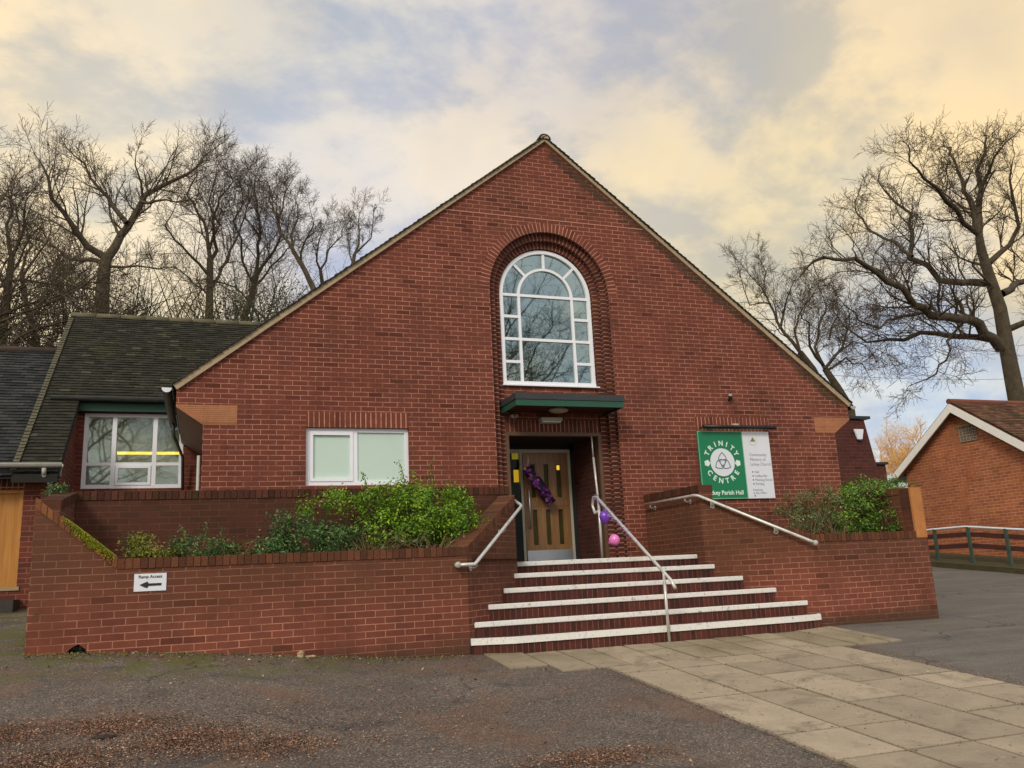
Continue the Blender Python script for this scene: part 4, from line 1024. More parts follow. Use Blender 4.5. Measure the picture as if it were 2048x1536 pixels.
# ------------------------------------------------------------------ extension at the right, with alarm box
ex = thing('flat_roof_extension', (13.2, 2.5, -1), 'dark brick flat-roofed extension beyond the right corner of the hall', 'extension')
mb = MB(); mb.face([(11.0, 2, -2), (13.83, 2, -2), (13.83, 2, .2), (13.60, 2, 1.54), (11.0, 2, 1.58)])
mb.face([(13.83, 2, -2), (13.83, 9, -2), (13.60, 9, 1.54), (13.60, 2, 1.54)]); mb.build('wall', m_ext, ex)
mb = MB(); mb.box((11.0, 1.95, 1.56), (13.74, 9, 1.62)); mb.build('roof_edge', m_black, ex)
mb = MB(); mb.box((13.7, 2.15, -2), (14.16, 6, .58)); mb.build('side_wall', m_ext, ex)
mb = MB(); mb.box((13.66, 2.1, .58), (14.20, 6, .63)); mb.build('side_capping', m_black, ex)
al = thing('alarm_box', (13.39, 1.96, 1.2), 'white wedge-shaped alarm box high on the dark extension wall', 'alarm')
def bell(x0, x1, s, y0, y1, z0, z1): return [(x0+s, y0, z0), (x1-s, y0, z0), (x1, y0, z1), (x0, y0, z1)], [(x0+s, y1, z0), (x1-s, y1, z0), (x1, y1, z1), (x0, y1, z1)]
mb = MB(); mb.hull(*bell(13.26, 13.53, .07, 1.955, 1.995, 1.10, 1.33)); mb.build('cover', m_signw, al, bevel=.012)
mb = MB(); mb.box((13.34, 1.955, 1.075), (13.45, 1.995, 1.10)); mb.build('strobe', m_black, al)

# ------------------------------------------------------------------ garage on the right
GX = 18.0
ga = thing('brick_garage', (20, 3.5, -1.3), 'small orange brick garage with white bargeboards and a pierced vent in its gable', 'garage')
gy0, gy1, gzE, gzA = 1.55, 5.50, .86, 2.22; gyc = 3.53
mb = MB()
q = [(GX, gy1, -1.9), (GX, gy0, -1.9), (GX, gy0, gzE), (GX, gyc, gzA), (GX, gy1, gzE)]; mb.face(q)
mb.face([(GX, gy0, -1.9), (GX+7, gy0, -1.9), (GX+7, gy0, gzE), (GX, gy0, gzE)]); mb.face([(GX+7, gy1, -1.9), (GX, gy1, -1.9), (GX, gy1, gzE), (GX+7, gy1, gzE)])
mb.build('wall', m_gar, ga)
sl2 = (gzA-gzE)/(gyc-gy0)
usg = V((0, 1, sl2)).normalized(); usb = V((0, -1, sl2)).normalized()
Lg = math.hypot(gyc-gy0+.28, (gyc-gy0+.28)*sl2)
oz = gzE-.28*sl2+.14
tiles('roof', (GX-.22, gy0-.28, oz), (1, 0, 0), usg, 7.4, Lg, m_tiler, ga, gauge=.10, tw=.2, rng=random.Random(6))
mb = MB(); e1 = V((GX-.22, gy0-.28, oz-.02)); r_ = V((GX-.22, gyc, oz-.02+Lg*usg.z)); e2 = V((GX-.22, gy1+.28, oz-.02)); dx = V((7.4, 0, 0))
mb.hull([e1, e1+dx, r_+dx, r_], [e1-V((0, 0, .05)), e1+dx-V((0, 0, .05)), r_+dx-V((0, 0, .05)), r_-V((0, 0, .05))]); mb.hull([r_, r_+dx, e2+dx, e2], [r_-V((0, 0, .05)), r_+dx-V((0, 0, .05)), e2+dx-V((0, 0, .05)), e2-V((0, 0, .05))]); mb.build('roof_deck', m_tiler, ga)
mb = MB(); mb.tube([r_+V((-.02, 0, .03)), r_+dx+V((0, 0, .03))], .07, 10); mb.build('ridge', plain('red ridge', (.17, .055, .035), .8, .3, 5), ga)
mb = MB()
for s, ee in ((1, e1), (-1, e2)):
    a, b = ee+V((-.02, 0, -.03)), r_+V((-.02, 0, -.03)); dn = V((0, 0, -.22)); th = V((.03, 0, 0))
    q = [b, a, a+dn, b+dn] if s < 0 else [a, b, b+dn, a+dn]
    mb.hull(q[::-1] if s > 0 else q[::-1], [p+th for p in q[::-1]])
m_barge = plain('white bargeboard', (.90, .88, .82), .5, .08, 4)
mb.build('bargeboard', m_barge, ga)
mb = MB()
for s, ee in ((1, e1), (-1, e2)):
    a, b = ee+V((-.0, 0, -.05)), r_+V((-.0, 0, -.05)); mb.face([a, b, b+V((.24, 0, 0)), a+V((.24, 0, 0))]); mb.face([a+V((0, 0, -.11)), b+V((0, 0, -.11)), b+V((.24, 0, -.11)), a+V((.24, 0, -.11))])
mb.build('soffit', m_soffit, ga)
mb = MB(); v0, v1, w0, w1 = 3.05, 3.55, 1.33, 1.70
mb.box((GX-.035, v0, w1), (GX+.02, v1+.05, w1+.06)); 
ve = mb.build('vent', plain('lichened stone', (.24, .22, .08), .9, .3, 8), ga)
mb = MB(); nb_ = 5; rv = random.Random(2)
for i in range(nb_+1):
    y_ = v0+(v1-v0)*i/nb_; mb.box((GX-.028, y_-.009, w0), (GX-.008, y_+.009, w1))
for i in range(nb_):
    z_ = w0+(w1-w0)*i/nb_; mb.box((GX-.024, v0, z_-.011), (GX-.009, v1, z_+.011))
for i in range(nb_):
    for j in range(nb_):
        yc = v0+(v1-v0)*(i+.5)/nb_; zc_ = w0+(w1-w0)*(j+.5)/nb_
        if (i+j) % 2: mb.box((GX-.02, yc-.05, zc_-.008), (GX-.01, yc+.05, zc_+.008))
        else: mb.box((GX-.02, yc-.008, zc_-.038), (GX-.01, yc+.008, zc_+.038))
mb.build('grille', plain('vent block', (.34, .26, .19), .9, .3, 8), ve)
mb = MB(); mb.face([(GX-.004, v1, w0), (GX-.004, v0, w0), (GX-.004, v0, w1), (GX-.004, v1, w1)]); mb.build('opening', m_dark, ve)

fe = thing('rail_fence', (17, 2.2, -1.6), 'low fence with a white top rail, green posts and dark boards before the garage', 'fence')
FXx = 17.0
mb = MB(); ptsf = [(FXx, 4.6, -.82), (FXx, 3.86, -.80), (FXx, 2.93, -.795), (FXx, 1.39, -.965), (FXx, -.4, -1.16), (FXx, -2.5, -1.37), (FXx, -5, -1.6)]
mb.tube(ptsf, .026, 8); mb.build('top_rail', m_signw, fe)
m_gpost = plain('faded green post', (.055, .085, .060), .6, .3, 8)
for y_ in (4.55, 3.86, 2.86, 1.85, .85, -.2, -1.3, -2.5, -3.8):
    zt_ = -.8-max(0, 2.9-y_)*.108; mb = MB(); mb.box((FXx-.03, y_-.035, gz(FXx, y_)-.1), (FXx+.03, y_+.035, zt_)); mb.build('post', m_gpost, fe)
m_board = plain('maroon board', (.075, .026, .022), .7, .35, 5)
for h_ in (.12, .38):
    mb = MB(); f = []
    for (y_a, y_b) in ((4.6, 2.9), (2.9, -5)):
        za = -.8-max(0, 2.9-y_a)*.108-h_; zb = -.8-max(0, 2.9-y_b)*.108-h_
        mb.hull([(FXx+.035, y_a, za-.11), (FXx+.035, y_b, zb-.11), (FXx+.035, y_b, zb), (FXx+.035, y_a, za)], [(FXx+.06, y_a, za-.11), (FXx+.06, y_b, zb-.11), (FXx+.06, y_b, zb), (FXx+.06, y_a, za)])
    mb.build('board', m_board, fe)
ke = MB()
yy = 6.0
ke.hull([(16.75, 6, gz(17, 6)+.10), (16.75, -6, gz(17, -6)+.10), (16.75, -6, gz(17, -6)+.12), (16.75, 6, gz(17, 6)+.12)], [(18, 6, gz(17, 6)-.1), (18, -6, gz(17, -6)-.1), (18, -6, gz(17, -6)+.25), (18, 6, gz(17, 6)+.25)])
ke.face([(16.72, 6, gz(17, 6)-.1), (16.72, -6, gz(17, -6)-.1), (16.75, -6, gz(17, -6)+.10), (16.75, 6, gz(17, 6)+.10)])
tag(ke.build('verge_bank', plain('mossy earth', (.06, .05, .022), .95, .5, 7, bs=.6)), kind='structure')

# far parked car between hall and garage
cr_ = thing('parked_car', (34, 16, gz(34, 16)), 'pale car roof and windscreen glimpsed between hall and garage', 'car')
o_ = at(1800, 962, 24); cx0, cy0, cz0 = o_.x, o_.y, o_.z-1.15
mb = MB(); prof = [(-2.1, .35), (2.1, .35), (2.15, .75), (1.9, .9), (1.0, .98), (.45, 1.42), (-1.0, 1.45), (-1.75, 1.0), (-2.15, .9)]
mb.prism([(cx0+p[0], cy0-.8, cz0+p[1]) for p in prof], (0, 1.6, 0)); mb.build('body', plain('silver paint', (.6, .66, .66), .3, .05, metal=.3), cr_)
mb = MB(); mb.prism([(cx0+p[0], cy0-.81, cz0+p[1]) for p in [(-1.45, 1.0), (.8, 1.0), (.38, 1.36), (-.95, 1.38)]], (0, .01, 0)); mb.build('window', m_dglass, cr_)
for sx in (-1.3, 1.3):
    mb = MB(); mb.tube([(cx0+sx, cy0-.82, cz0+.32), (cx0+sx, cy0-.6, cz0+.32)], .32, 18); mb.build('wheel', m_black, cr_)

# ------------------------------------------------------------------ vegetation
def bush(name, blobs, n, size, mat, label, cat='shrub', seed=1, stems=14, base=-1.2, twigmat=None, sprigs=(), group=None, shell=.35):
    r = random.Random(seed); cx0 = sum(b[0] for b in blobs)/len(blobs); cy0 = sum(b[1] for b in blobs)/len(blobs)
    e = thing(name, (cx0, cy0, base), label, cat, group); mb = MB()
    tot = sum(b[3]*b[4]*b[5] for b in blobs)
    for b in blobs:
        k = int(n*b[3]*b[4]*b[5]/tot)
        # small clumps give light and dark tufts
        nc = max(3, k//42)
        for _ in range(nc):
            d = V((r.gauss(0, 1), r.gauss(0, 1), r.gauss(0, 1))).normalized(); q = 1-shell*r.random()**1.3
            cc = V((b[0]+d.x*b[3]*q, b[1]+d.y*b[4]*q, b[2]+d.z*b[5]*q)); cs_ = size*r.uniform(1.0, 2.2)
            if cc.z < base+.02: cc.z = base+.05+r.random()*.1
            for _ in range(max(4, int(k/nc*r.uniform(.5, 1.5)))):
                p = cc+V((r.gauss(0, 1), r.gauss(0, 1), r.gauss(0, .8)))*cs_*.75
                nn_ = (d+V((r.gauss(0, .8), r.gauss(0, .8), r.gauss(0, .8)+.6)))
                leafquad(mb, p, nn_, V((r.gauss(0, 1), r.gauss(0, 1), r.gauss(.3, 1))), size*r.uniform(.45, 1.45), size*r.uniform(.3, .65))
    st_ = MB()
    for _ in range(stems):
        b = r.choice(blobs); d = V((r.uniform(-1, 1), r.uniform(-1, 1), r.uniform(-.2, .95)))
        p1_ = V((b[0]+d.x*b[3]*.95, b[1]+d.y*b[4]*.95, b[2]+d.z*b[5])); p0_ = V((b[0]+d.x*b[3]*.3, b[1]+d.y*b[4]*.3, base)); m_ = p0_.lerp(p1_, .5)+V((r.uniform(-.06, .06), r.uniform(-.06, .06), .05))
        st_.tube([p0_, m_, p1_], [.010, .007, .003], 5, cap=False)
    for (sx, sy, sz, tx, ty, tz) in sprigs:
        p0_, p1_ = V((sx, sy, sz)), V((tx, ty, tz)); m_ = p0_.lerp(p1_, .5)+V((.02, 0, 0)); st_.tube([p0_, m_, p1_], [.006, .005, .002], 5, cap=False)
        for i in range(26):
            t_ = .25+.75*i/26; p = p0_.lerp(p1_, t_)+V((r.gauss(0, .02), r.gauss(0, .02), 0)); leafquad(mb, p, V((r.gauss(0, 1), -1, r.gauss(0, 1))), V((r.gauss(0, 1), 0, 1)), size*.9, size*.45)
    mb.build('foliage', mat, e); st_.build('stems', twigmat or m_twig, e)
    return e
bush('laurel_shrub', [(2.75, -2.10, -.62, .62, .42, .42), (2.35, -2.0, -.42, .55, .36, .26), (3.05, -2.2, -.72, .36, .34, .38), (1.75, -2.0, -.44, .45, .3, .17), (2.2, -2.2, -.85, .5, .35, .28), (1.35, -1.95, -.52, .22, .2, .11)], 17000, .044, m_lf1,
     'large bright green shrub at the right end of the left planter', seed=21, stems=40, base=-1.2, sprigs=[(2.5, -1.9, -.3, 2.42, -1.8, .14), (2.8, -1.9, -.3, 2.86, -1.85, .16), (2.0, -1.85, -.3, 1.95, -1.8, -.02), (2.66, -1.9, -.3, 2.62, -1.8, .0)])
bush('dark_shrub', [(1.15, -2.2, -.88, .33, .3, .27), (.80, -2.25, -.97, .28, .28, .19), (1.55, -2.3, -.93, .30, .25, .24), (.92, -2.1, -.62, .13, .12, .09)], 4800, .045, m_lf2, 'low dark green leggy shrub in the middle of the left planter', seed=22, stems=26)
bush('twiggy_shrub', [(1.95, -2.40, -.98, .45, .22, .20), (2.6, -2.48, -1.02, .5, .2, .18)], 700, .045, m_lf3, 'half bare brown twiggy shrub below the big green one', seed=23, stems=130, twigmat=m_twigt)
bush('low_plant', [(-.45, -2.35, -.96, .30, .25, .17), (-.65, -2.35, -.90, .12, .15, .10)], 2400, .036, m_lf4, 'yellow-green low plant at the left end of the planter', cat='plant', seed=24, stems=18)
bush('low_plant', [(.0, -2.35, -.98, .33, .25, .16), (.35, -2.35, -1.02, .25, .25, .13)], 3000, .036, m_lf2, 'low dark green plant with dead flower stalks above the ramp sign', cat='plant', seed=25, stems=30, twigmat=m_twigt, sprigs=[(.05, -2.3, -.9, .08, -2.3, -.64), (-.15, -2.3, -.9, -.18, -2.3, -.68), (.2, -2.3, -.95, .26, -2.3, -.72)])
bush('moss_tuft', [(-1.56, -1.62, -.22, .15, .10, .055)], 500, .03, m_lf2, 'mossy tuft spilling over the left end of the parapet', cat='plant', seed=26, stems=0, base=-.3)
bush('dull_shrub', [(8.5, -2.0, -.76, .44, .38, .44), (9.0, -1.9, -.66, .42, .35, .42), (8.3, -2.3, -.92, .35, .3, .26), (8.7, -2.45, -.98, .42, .2, .22)], 5600, .036, m_lf3, 'dull grey-green shrub with brown twigs in the right planter', seed=31, stems=120, twigmat=m_twigt)
bush('laurel_shrub', [(9.35, -2.05, -.72, .44, .36, .36), (9.85, -2.0, -.42, .46, .35, .20), (9.25, -2.3, -.85, .36, .25, .28), (10.22, -2.15, -.40, .34, .25, .17), (9.75, -2.35, -.86, .30, .2, .26), (9.6, -2.1, -.36, .3, .25, .16)], 8500, .044, m_lf5, 'glossy green shrub beside the orange pier in the right planter', seed=32, stems=50, base=-1.2)

# trees ------------------------------------------------------------
def grow(tr, cr_, p, d, L_, r, lvl, maxl, rng, P):
    n = max(3, int(L_/P['seg'])) if lvl < maxl else 3
    pts = [p.copy()]; rs_ = [r]; st_ = L_/n
    for i in range(n):
        d = (d+V((rng.gauss(0, 1), rng.gauss(0, 1), rng.gauss(0, 1)))*P['wig']*(1 if lvl else .35)+V((0, 0, P['up'][min(lvl, len(P['up'])-1)]))).normalized()
        p = p+d*st_; pts.append(p.copy()); rs_.append(max(.0055, r*(1-(1-P['tap'])*(i+1)/n)))
    (tr if lvl <= 1 else cr_).tube(pts, rs_, 8 if lvl == 0 else (6 if lvl == 1 else (4 if lvl == 2 else 3)), cap=False)
    if lvl >= maxl: return
    sprout(tr, cr_, pts, rs_, L_, lvl, maxl, rng, P)
def sprout(tr, cr_, pts, rs_, L_, lvl, maxl, rng, P, t0=None):
    k = P['n'][min(lvl, len(P['n'])-1)]; n = len(pts)-1; t0 = P['t0'][min(lvl, len(P['t0'])-1)] if t0 is None else t0
    for j in range(k):
        t_ = t0+(1-t0)*(j+rng.random())/k; f = t_*n; i = min(int(f), n-1); q = pts[i].lerp(pts[i+1], f-i); rr3 = rs_[i]
        ax = (pts[i+1]-pts[i]).normalized(); side = ax.orthogonal(); side.rotate(Matrix.Rotation(rng.uniform(0, 6.28), 3, ax))
        an = rad(rng.uniform(*P['ang'])); nd = (ax*math.cos(an)+side.normalized()*math.sin(an)).normalized()
        grow(tr, cr_, q, nd, L_*rng.uniform(*P['len'])*(1.15-.45*t_), max(.0055, rr3*P.get('rr', .5)), lvl+1, maxl, rng, P)
    # leader
    ax = (pts[-1]-pts[-2]).normalized(); grow(tr, cr_, pts[-1], ax, L_*.42, rs_[-1], lvl+1, maxl, rng, P)
PB = dict(seg=.5, wig=.17, up=(.05, .05, .04, .03, .02), tap=.45, n=(9, 7, 6, 6, 5), t0=(.35, .25, .2, .15), ang=(28, 62), len=(.42, .66))
def tree(name, x, y, ztop, r, seed, label, group=None, maxl=4, P=None, mat=None, tmat=None, lean=(0, 0), cat='tree', h1=.62, zb=None):
    P = dict(PB, **(P or {})); rng = random.Random(seed); z0 = gz(x, y)-.1 if zb is None else zb; H = ztop-z0
    e = thing(name, (x, y, z0), label, cat, group); tr, cc = MB(), MB()
    grow(tr, cc, V((x, y, z0)), V((lean[0], lean[1], 1)).normalized(), H*h1, r, 0, maxl, rng, P)
    tr.build('trunk', tmat or m_bark, e); cc.build('crown', mat or m_twig, e); return e
def handtree(name, Y, trunk, limbs, rs_, seed, label, base, P=None, lim_r=None, maxl=4, mapf=None, mat=None):
    rng = random.Random(seed); P = dict(PB, **(P or {}))
    pw = [at(*mapf(*q), Y) for q in trunk]; b = V((pw[0].x+base, Y, gz(pw[0].x, Y)-.1)); e = thing(name, tuple(b), label, 'tree'); tr, cc = MB(), MB()
    pts = [b]+pw; n = len(pts); rr4 = [rs_[0]*1.1]+[rs_[0]+(rs_[1]-rs_[0])*i/(n-2) for i in range(n-1)]
    tr.tube(pts, rr4, 10, cap=False)
    for li, (lp, r0, r1, dep) in enumerate(limbs):
        w = []
        for i, q in enumerate(lp):
            k = i/(len(lp)-1); w.append(at(*mapf(*q), Y+dep*k))
        # subdivide with wiggle
        pp2 = [w[0]]
        for a, b2 in zip(w, w[1:]):
            L_ = (b2-a).length; m = max(1, int(L_/.45))
            for j in range(1, m+1): pp2.append(a.lerp(b2, j/m)+V((rng.gauss(0, 1), rng.gauss(0, 1), rng.gauss(0, 1)))*.05)
        L_ = sum((b2-a).length for a, b2 in zip(pp2, pp2[1:])); rs3 = [r0+(r1-r0)*i/(len(pp2)-1) for i in range(len(pp2))]
        tr.tube(pp2, rs3, 7, cap=False)
        P2 = dict(P); P2['n'] = (0, max(5, int(L_*P.get('dens', 2.6))), 6, 6, 5); P2['len'] = P['len']
        k = P2['n'][1]
        for j in range(k):
            t_ = .12+.88*(j+rng.random())/k; f = t_*(len(pp2)-1); i = min(int(f), len(pp2)-2); q = pp2[i].lerp(pp2[i+1], f-i)
            ax = (pp2[i+1]-pp2[i]).normalized(); side = ax.orthogonal(); side.rotate(Matrix.Rotation(rng.uniform(0, 6.28), 3, ax)); an = rad(rng.uniform(30, 68))
            nd = (ax*math.cos(an)+side.normalized()*math.sin(an)+V((0, 0, P.get('zb', .25)))).normalized()
            grow(tr, cc, q, nd, min(P.get('sub', 2.4), L_*.42)*rng.uniform(.55, 1.1)*(1.1-.4*t_), max(.008, rs3[i]*.33), 2, maxl, rng, P2)
        grow(tr, cc, pp2[-1], (pp2[-1]-pp2[-2]).normalized(), 1.0, rs3[-1], 2, maxl, rng, P2)
    # growth straight from the upper trunk
    P3 = dict(P); P3['n'] = (P.get('top', 0), 5, 5, 5, 4); P3['rr'] = .3; up_pts = pts[-4:]
    if P.get('top'): sprout(tr, cc, up_pts, rr4[-4:], 3.4, 0, maxl, rng, P3, t0=.1)
    tr.build('trunk', m_bark, e); cc.build('crown', mat or m_twig, e); return e
mR = lambda x, y: (1400+x/2.4, 200+y/2.4)
handtree('oak_tree', 10.0, [(1520, 1430), (1480, 1230), (1440, 1000), (1390, 850), (1350, 720), (1338, 640)],
 [([(1440, 1190), (1370, 1110), (1300, 1050), (1200, 1040), (1110, 1030), (1030, 990), (950, 900), (860, 820), (740, 770), (600, 750)], .21, .045, -2.0),
  ([(1400, 1150), (1200, 1130), (1060, 1125), (980, 1150), (800, 1160), (700, 1090)], .13, .03, 1.5),
  ([(1370, 880), (1250, 885), (1150, 860), (1080, 790), (1020, 750), (1010, 640), (1015, 550), (930, 500), (880, 430)], .15, .04, 2.5),
  ([(1020, 750), (930, 690), (840, 650), (780, 590), (740, 500)], .07, .025, 3.5),
  ([(1330, 640), (1260, 580), (1190, 480), (1110, 400), (1050, 340), (990, 290)], .11, .025, -2.5),
  ([(1335, 640), (1300, 480), (1270, 400), (1220, 300), (1200, 220)], .13, .03, 2.0),
  ([(1338, 640), (1330, 540), (1345, 430), (1330, 340), (1370, 260), (1360, 170)], .15, .03, .5),
  ([(1345, 430), (1400, 350), (1420, 270), (1470, 200)], .08, .025, -1.5),
  ([(1390, 780), (1490, 700), (1530, 600), (1500, 500), (1480, 390), (1500, 300)], .12, .025, -1.5),
  ([(1450, 930), (1555, 870), (1680, 780), (1760, 640)], .15, .03, 1.5),
  ([(1480, 1100), (1555, 1060), (1680, 1010), (1800, 900)], .13, .03, -1.5),
  ([(1290, 1050), (1190, 1150), (1180, 1250), (1100, 1340), (1000, 1390)], .05, .015, -1.0),
  ([(860, 820), (900, 880), (1000, 760), (1020, 700)], .04, .02, .6),
  ([(1110, 1030), (930, 1040), (860, 1090), (760, 1060), (700, 1000)], .06, .02, -2.0)],
 (.30, .13), 5, 'great bare oak with spreading crooked limbs behind the garage at the right', .3, mapf=mR, maxl=4, P=dict(wig=.30, len=(.45, .68), top=4, dens=2.9, sub=1.9, zb=.5, up=(.05, .05, .05, .05, .03)))
mL = lambda x, y: (x/2.56, 200+y/2.56)
handtree('beech_tree', 22.0, [(520, 1080), (530, 900), (545, 800)],
 [([(545, 810), (440, 750), (380, 670), (320, 570), (270, 510), (240, 400), (190, 270)], .15, .012, -1.5),
  ([(550, 810), (620, 690), (650, 640), (700, 560), (740, 490), (870, 420), (960, 380), (1040, 300), (1090, 255)], .19, .02, 1.5),
  ([(650, 630), (580, 540), (490, 430), (430, 330), (340, 250)], .11, .02, 2.0),
  ([(720, 520), (800, 520), (950, 510)], .07, .02, -2.0),
  ([(540, 840), (430, 820), (330, 790), (240, 740), (160, 710)], .10, .02, 2.5),
  ([(540, 850), (700, 850), (850, 850)], .06, .02, -1.0),
  ([(510, 970), (390, 960), (300, 930)], .05, .02, 1.0),
  ([(730, 500), (720, 420), (690, 330), (700, 280)], .06, .012, -1.0), ([(610, 700), (560, 560), (560, 430)], .06, .02, 1.0)],
 (.27, .21), 8, 'tall forked bare tree rising over the wing roof at the left', 0, mapf=mL, maxl=4, P=dict(wig=.13, up=(.05, .06, .07, .06, .05), dens=3.2, sub=2.0, zb=.4))
TG = 'bare trees behind the hall'
def placed(px, py, Y): p = at(px, py, Y); return p.x, p.z
HP = dict(wig=.20, up=(.04, .04, .05, .04, .03), dens=3.1, sub=2.4, zb=.35, len=(.46, .70))
HT = [
 (26, [(1070, 1110), (1075, 950), (1075, 810)], (.26, .20), 101, 'bare tree with a tall oval crown just right of the forked tree',
  [([(1075, 810), (1060, 680), (1010, 590), (960, 480), (1000, 380), (1030, 310)], .14, .015, 1.5), ([(1080, 820), (1110, 720), (1090, 600), (1130, 500), (1200, 420), (1170, 330)], .13, .015, -1.5),
   ([(1085, 960), (1140, 850), (1200, 740), (1240, 640), (1260, 560), (1230, 470)], .11, .015, 2), ([(1070, 900), (980, 800), (900, 720), (850, 640), (900, 520)], .10, .015, -2), ([(1070, 1010), (960, 900), (860, 850), (770, 860)], .07, .015, 1), ([(1075, 760), (1120, 640), (1070, 520), (1100, 400), (1120, 310)], .09, .012, .5)]),
 (29, [(1250, 1110), (1290, 1000), (1310, 900)], (.26, .20), 102, 'bare tree with a broad rounded crown above the end of the wing ridge',
  [([(1310, 900), (1315, 800), (1330, 700), (1320, 560), (1300, 460), (1320, 370)], .14, .015, 1), ([(1310, 900), (1400, 770), (1440, 700), (1420, 590), (1390, 500), (1360, 400)], .13, .015, -1.5), ([(1300, 960), (1420, 820), (1500, 740), (1490, 640)], .09, .015, 2), ([(1300, 940), (1240, 830), (1230, 720), (1200, 620), (1240, 520), (1230, 420)], .10, .015, -1), ([(1330, 700), (1260, 600), (1280, 480), (1250, 400)], .07, .012, 1)]),
 (24, [(1640, 1060), (1610, 980), (1560, 870), (1500, 770)], (.20, .13), 103, 'leaning bare tree with a dense crown next to the left gable slope',
  [([(1500, 770), (1440, 680), (1430, 600), (1450, 500), (1480, 430)], .11, .012, 1), ([(1540, 830), (1560, 720), (1600, 640), (1590, 550)], .09, .012, -1), ([(1500, 770), (1490, 690), (1530, 600), (1510, 500)], .09, .012, .5), ([(1450, 620), (1390, 560), (1400, 480), (1430, 430)], .06, .012, 1), ([(1560, 720), (1610, 680), (1660, 650)], .05, .012, -1)]),
 (31, [(1660, 1000), (1640, 870)], (.18, .12), 104, 'slender bare tree showing between the leaning tree and the gable slope',
  [([(1640, 870), (1680, 780), (1740, 700), (1770, 640)], .09, .012, 1), ([(1640, 870), (1620, 780), (1650, 680), (1680, 620)], .09, .012, -1)]),
 (27, [(1810, 960), (1800, 880), (1815, 790)], (.17, .12), 105, 'small bare tree whose round top peeps over the gable slope',
  [([(1815, 790), (1850, 700), (1830, 620), (1850, 560)], .09, .012, 1), ([(1815, 790), (1890, 700), (1920, 640), (1910, 580)], .08, .012, -1), ([(1810, 850), (1780, 740), (1800, 660)], .06, .012, .5)]),
 (24, [(10, 1240), (35, 1000), (60, 810)], (.24, .17), 106, 'dark bare tree at the left edge above the annex roof',
  [([(60, 810), (30, 650), (60, 520), (40, 440)], .13, .015, 1), ([(60, 810), (120, 650), (140, 520), (180, 430)], .12, .015, -1), ([(45, 920), (120, 800), (160, 700), (230, 610)], .09, .015, 1.5), ([(40, 960), (-60, 850), (-100, 700), (-60, 560)], .10, .015, -1), ([(100, 700), (90, 580), (110, 470)], .07, .012, .5)]),
 (30, [(190, 1240), (130, 1030), (110, 880)], (.20, .14), 107, 'bare tree between the left edge and the tall forked tree',
  [([(110, 880), (150, 740), (130, 620), (170, 520)], .10, .015, 1), ([(115, 900), (200, 780), (260, 680), (250, 590)], .09, .015, -1), ([(150, 1100), (250, 1000), (300, 900), (380, 840)], .07, .012, 1.5)]),
]
for (Y, tk, rs2, sd, lab, lims) in HT:
    lims = [(a_, b_*.72, c_*.9, d_) for a_, b_, c_, d_ in lims]; rs2 = (rs2[0]*.72, rs2[1]*.72)
    e = handtree('bare_tree', Y, tk, lims, rs2, sd, lab, 0, mapf=mL, maxl=4, P=HP); e['group'] = TG
HR = [
 (20, [(600, 1400), (540, 1290), (480, 1210)], (.20, .14), 111, 'bare tree with an open crown rising over the right gable slope',
  [([(480, 1210), (400, 1120), (370, 1060), (340, 980), (290, 900), (240, 840), (190, 790)], .11, .012, 1), ([(385, 1100), (400, 1000), (440, 900), (470, 850)], .08, .012, -1), ([(480, 1210), (450, 1090), (500, 980), (560, 920)], .09, .012, 1.5), ([(340, 980), (240, 980), (210, 910), (200, 850)], .05, .012, -1), ([(300, 910), (320, 830), (280, 760)], .05, .012, 1)]),
 (17, [(720, 1480), (660, 1380), (600, 1290)], (.20, .14), 112, 'wide bushy bare tree between the gable slope and the great oak',
  [([(600, 1290), (560, 1180), (575, 1080), (610, 980), (580, 900)], .10, .012, 1), ([(600, 1290), (680, 1180), (720, 1080), (700, 990)], .09, .012, -1), ([(610, 1300), (700, 1240), (770, 1270), (820, 1330)], .07, .012, 1), ([(590, 1270), (520, 1190), (520, 1080), (480, 990)], .09, .012, -1.5), ([(640, 1230), (740, 1160), (790, 1180), (830, 1240)], .06, .012, 1.5), ([(620, 1150), (660, 1040), (660, 950)], .06, .012, 0)]),
]
for (Y, tk, rs2, sd, lab, lims) in HR:
    lims = [(a_, b_*.85, c_, d_) for a_, b_, c_, d_ in lims]
    e = handtree('bare_tree', Y, tk, lims, rs2, sd, lab, 0, mapf=mR, maxl=4, P=dict(HP, wig=.24, sub=1.9, dens=3.2)); e['group'] = TG
for (px, py, Y, r, sd, mxl, lab, ln) in (
    (300, 450, 34, .18, 47, 4, 'thin bare tree filling in behind the tall forked tree', (.05, 0)),
    (470, 440, 38, .18, 49, 4, 'faint bare tree farthest back behind the wing ridge', (.0, 0)),
    (600, 500, 36, .15, 50, 4, 'faint low bare tree just left of the gable slope', (.0, 0)),
    (-45, 130, 12, .16, 48, 4, 'near bare tree whose twigs just enter at the top left', (.0, 0))):
    x, z = placed(px, py, Y)
    tree('bare_tree', x, Y, z, r, sd, lab, TG, maxl=mxl, lean=ln, h1=.62 if px < 1600 else .58, P=dict(n=(12, 9, 7, 5, 5), ang=(30, 66), len=(.46, .68), up=(.04, .03, .03, .03), wig=.23, rr=.56))
x, z = placed(1785, 845, 50)
tree('golden_tree', x, 50, z, .26, 61, 'pale golden tree far off beyond the extension', maxl=4, mat=m_gold, tmat=m_gold, P=dict(n=(18, 10, 8, 8, 5), rr=.62, ang=(30, 75), t0=(.15, .15, .1, .1)), h1=.66, zb=-1.4)  # trunk and twigs share one pale gold colour
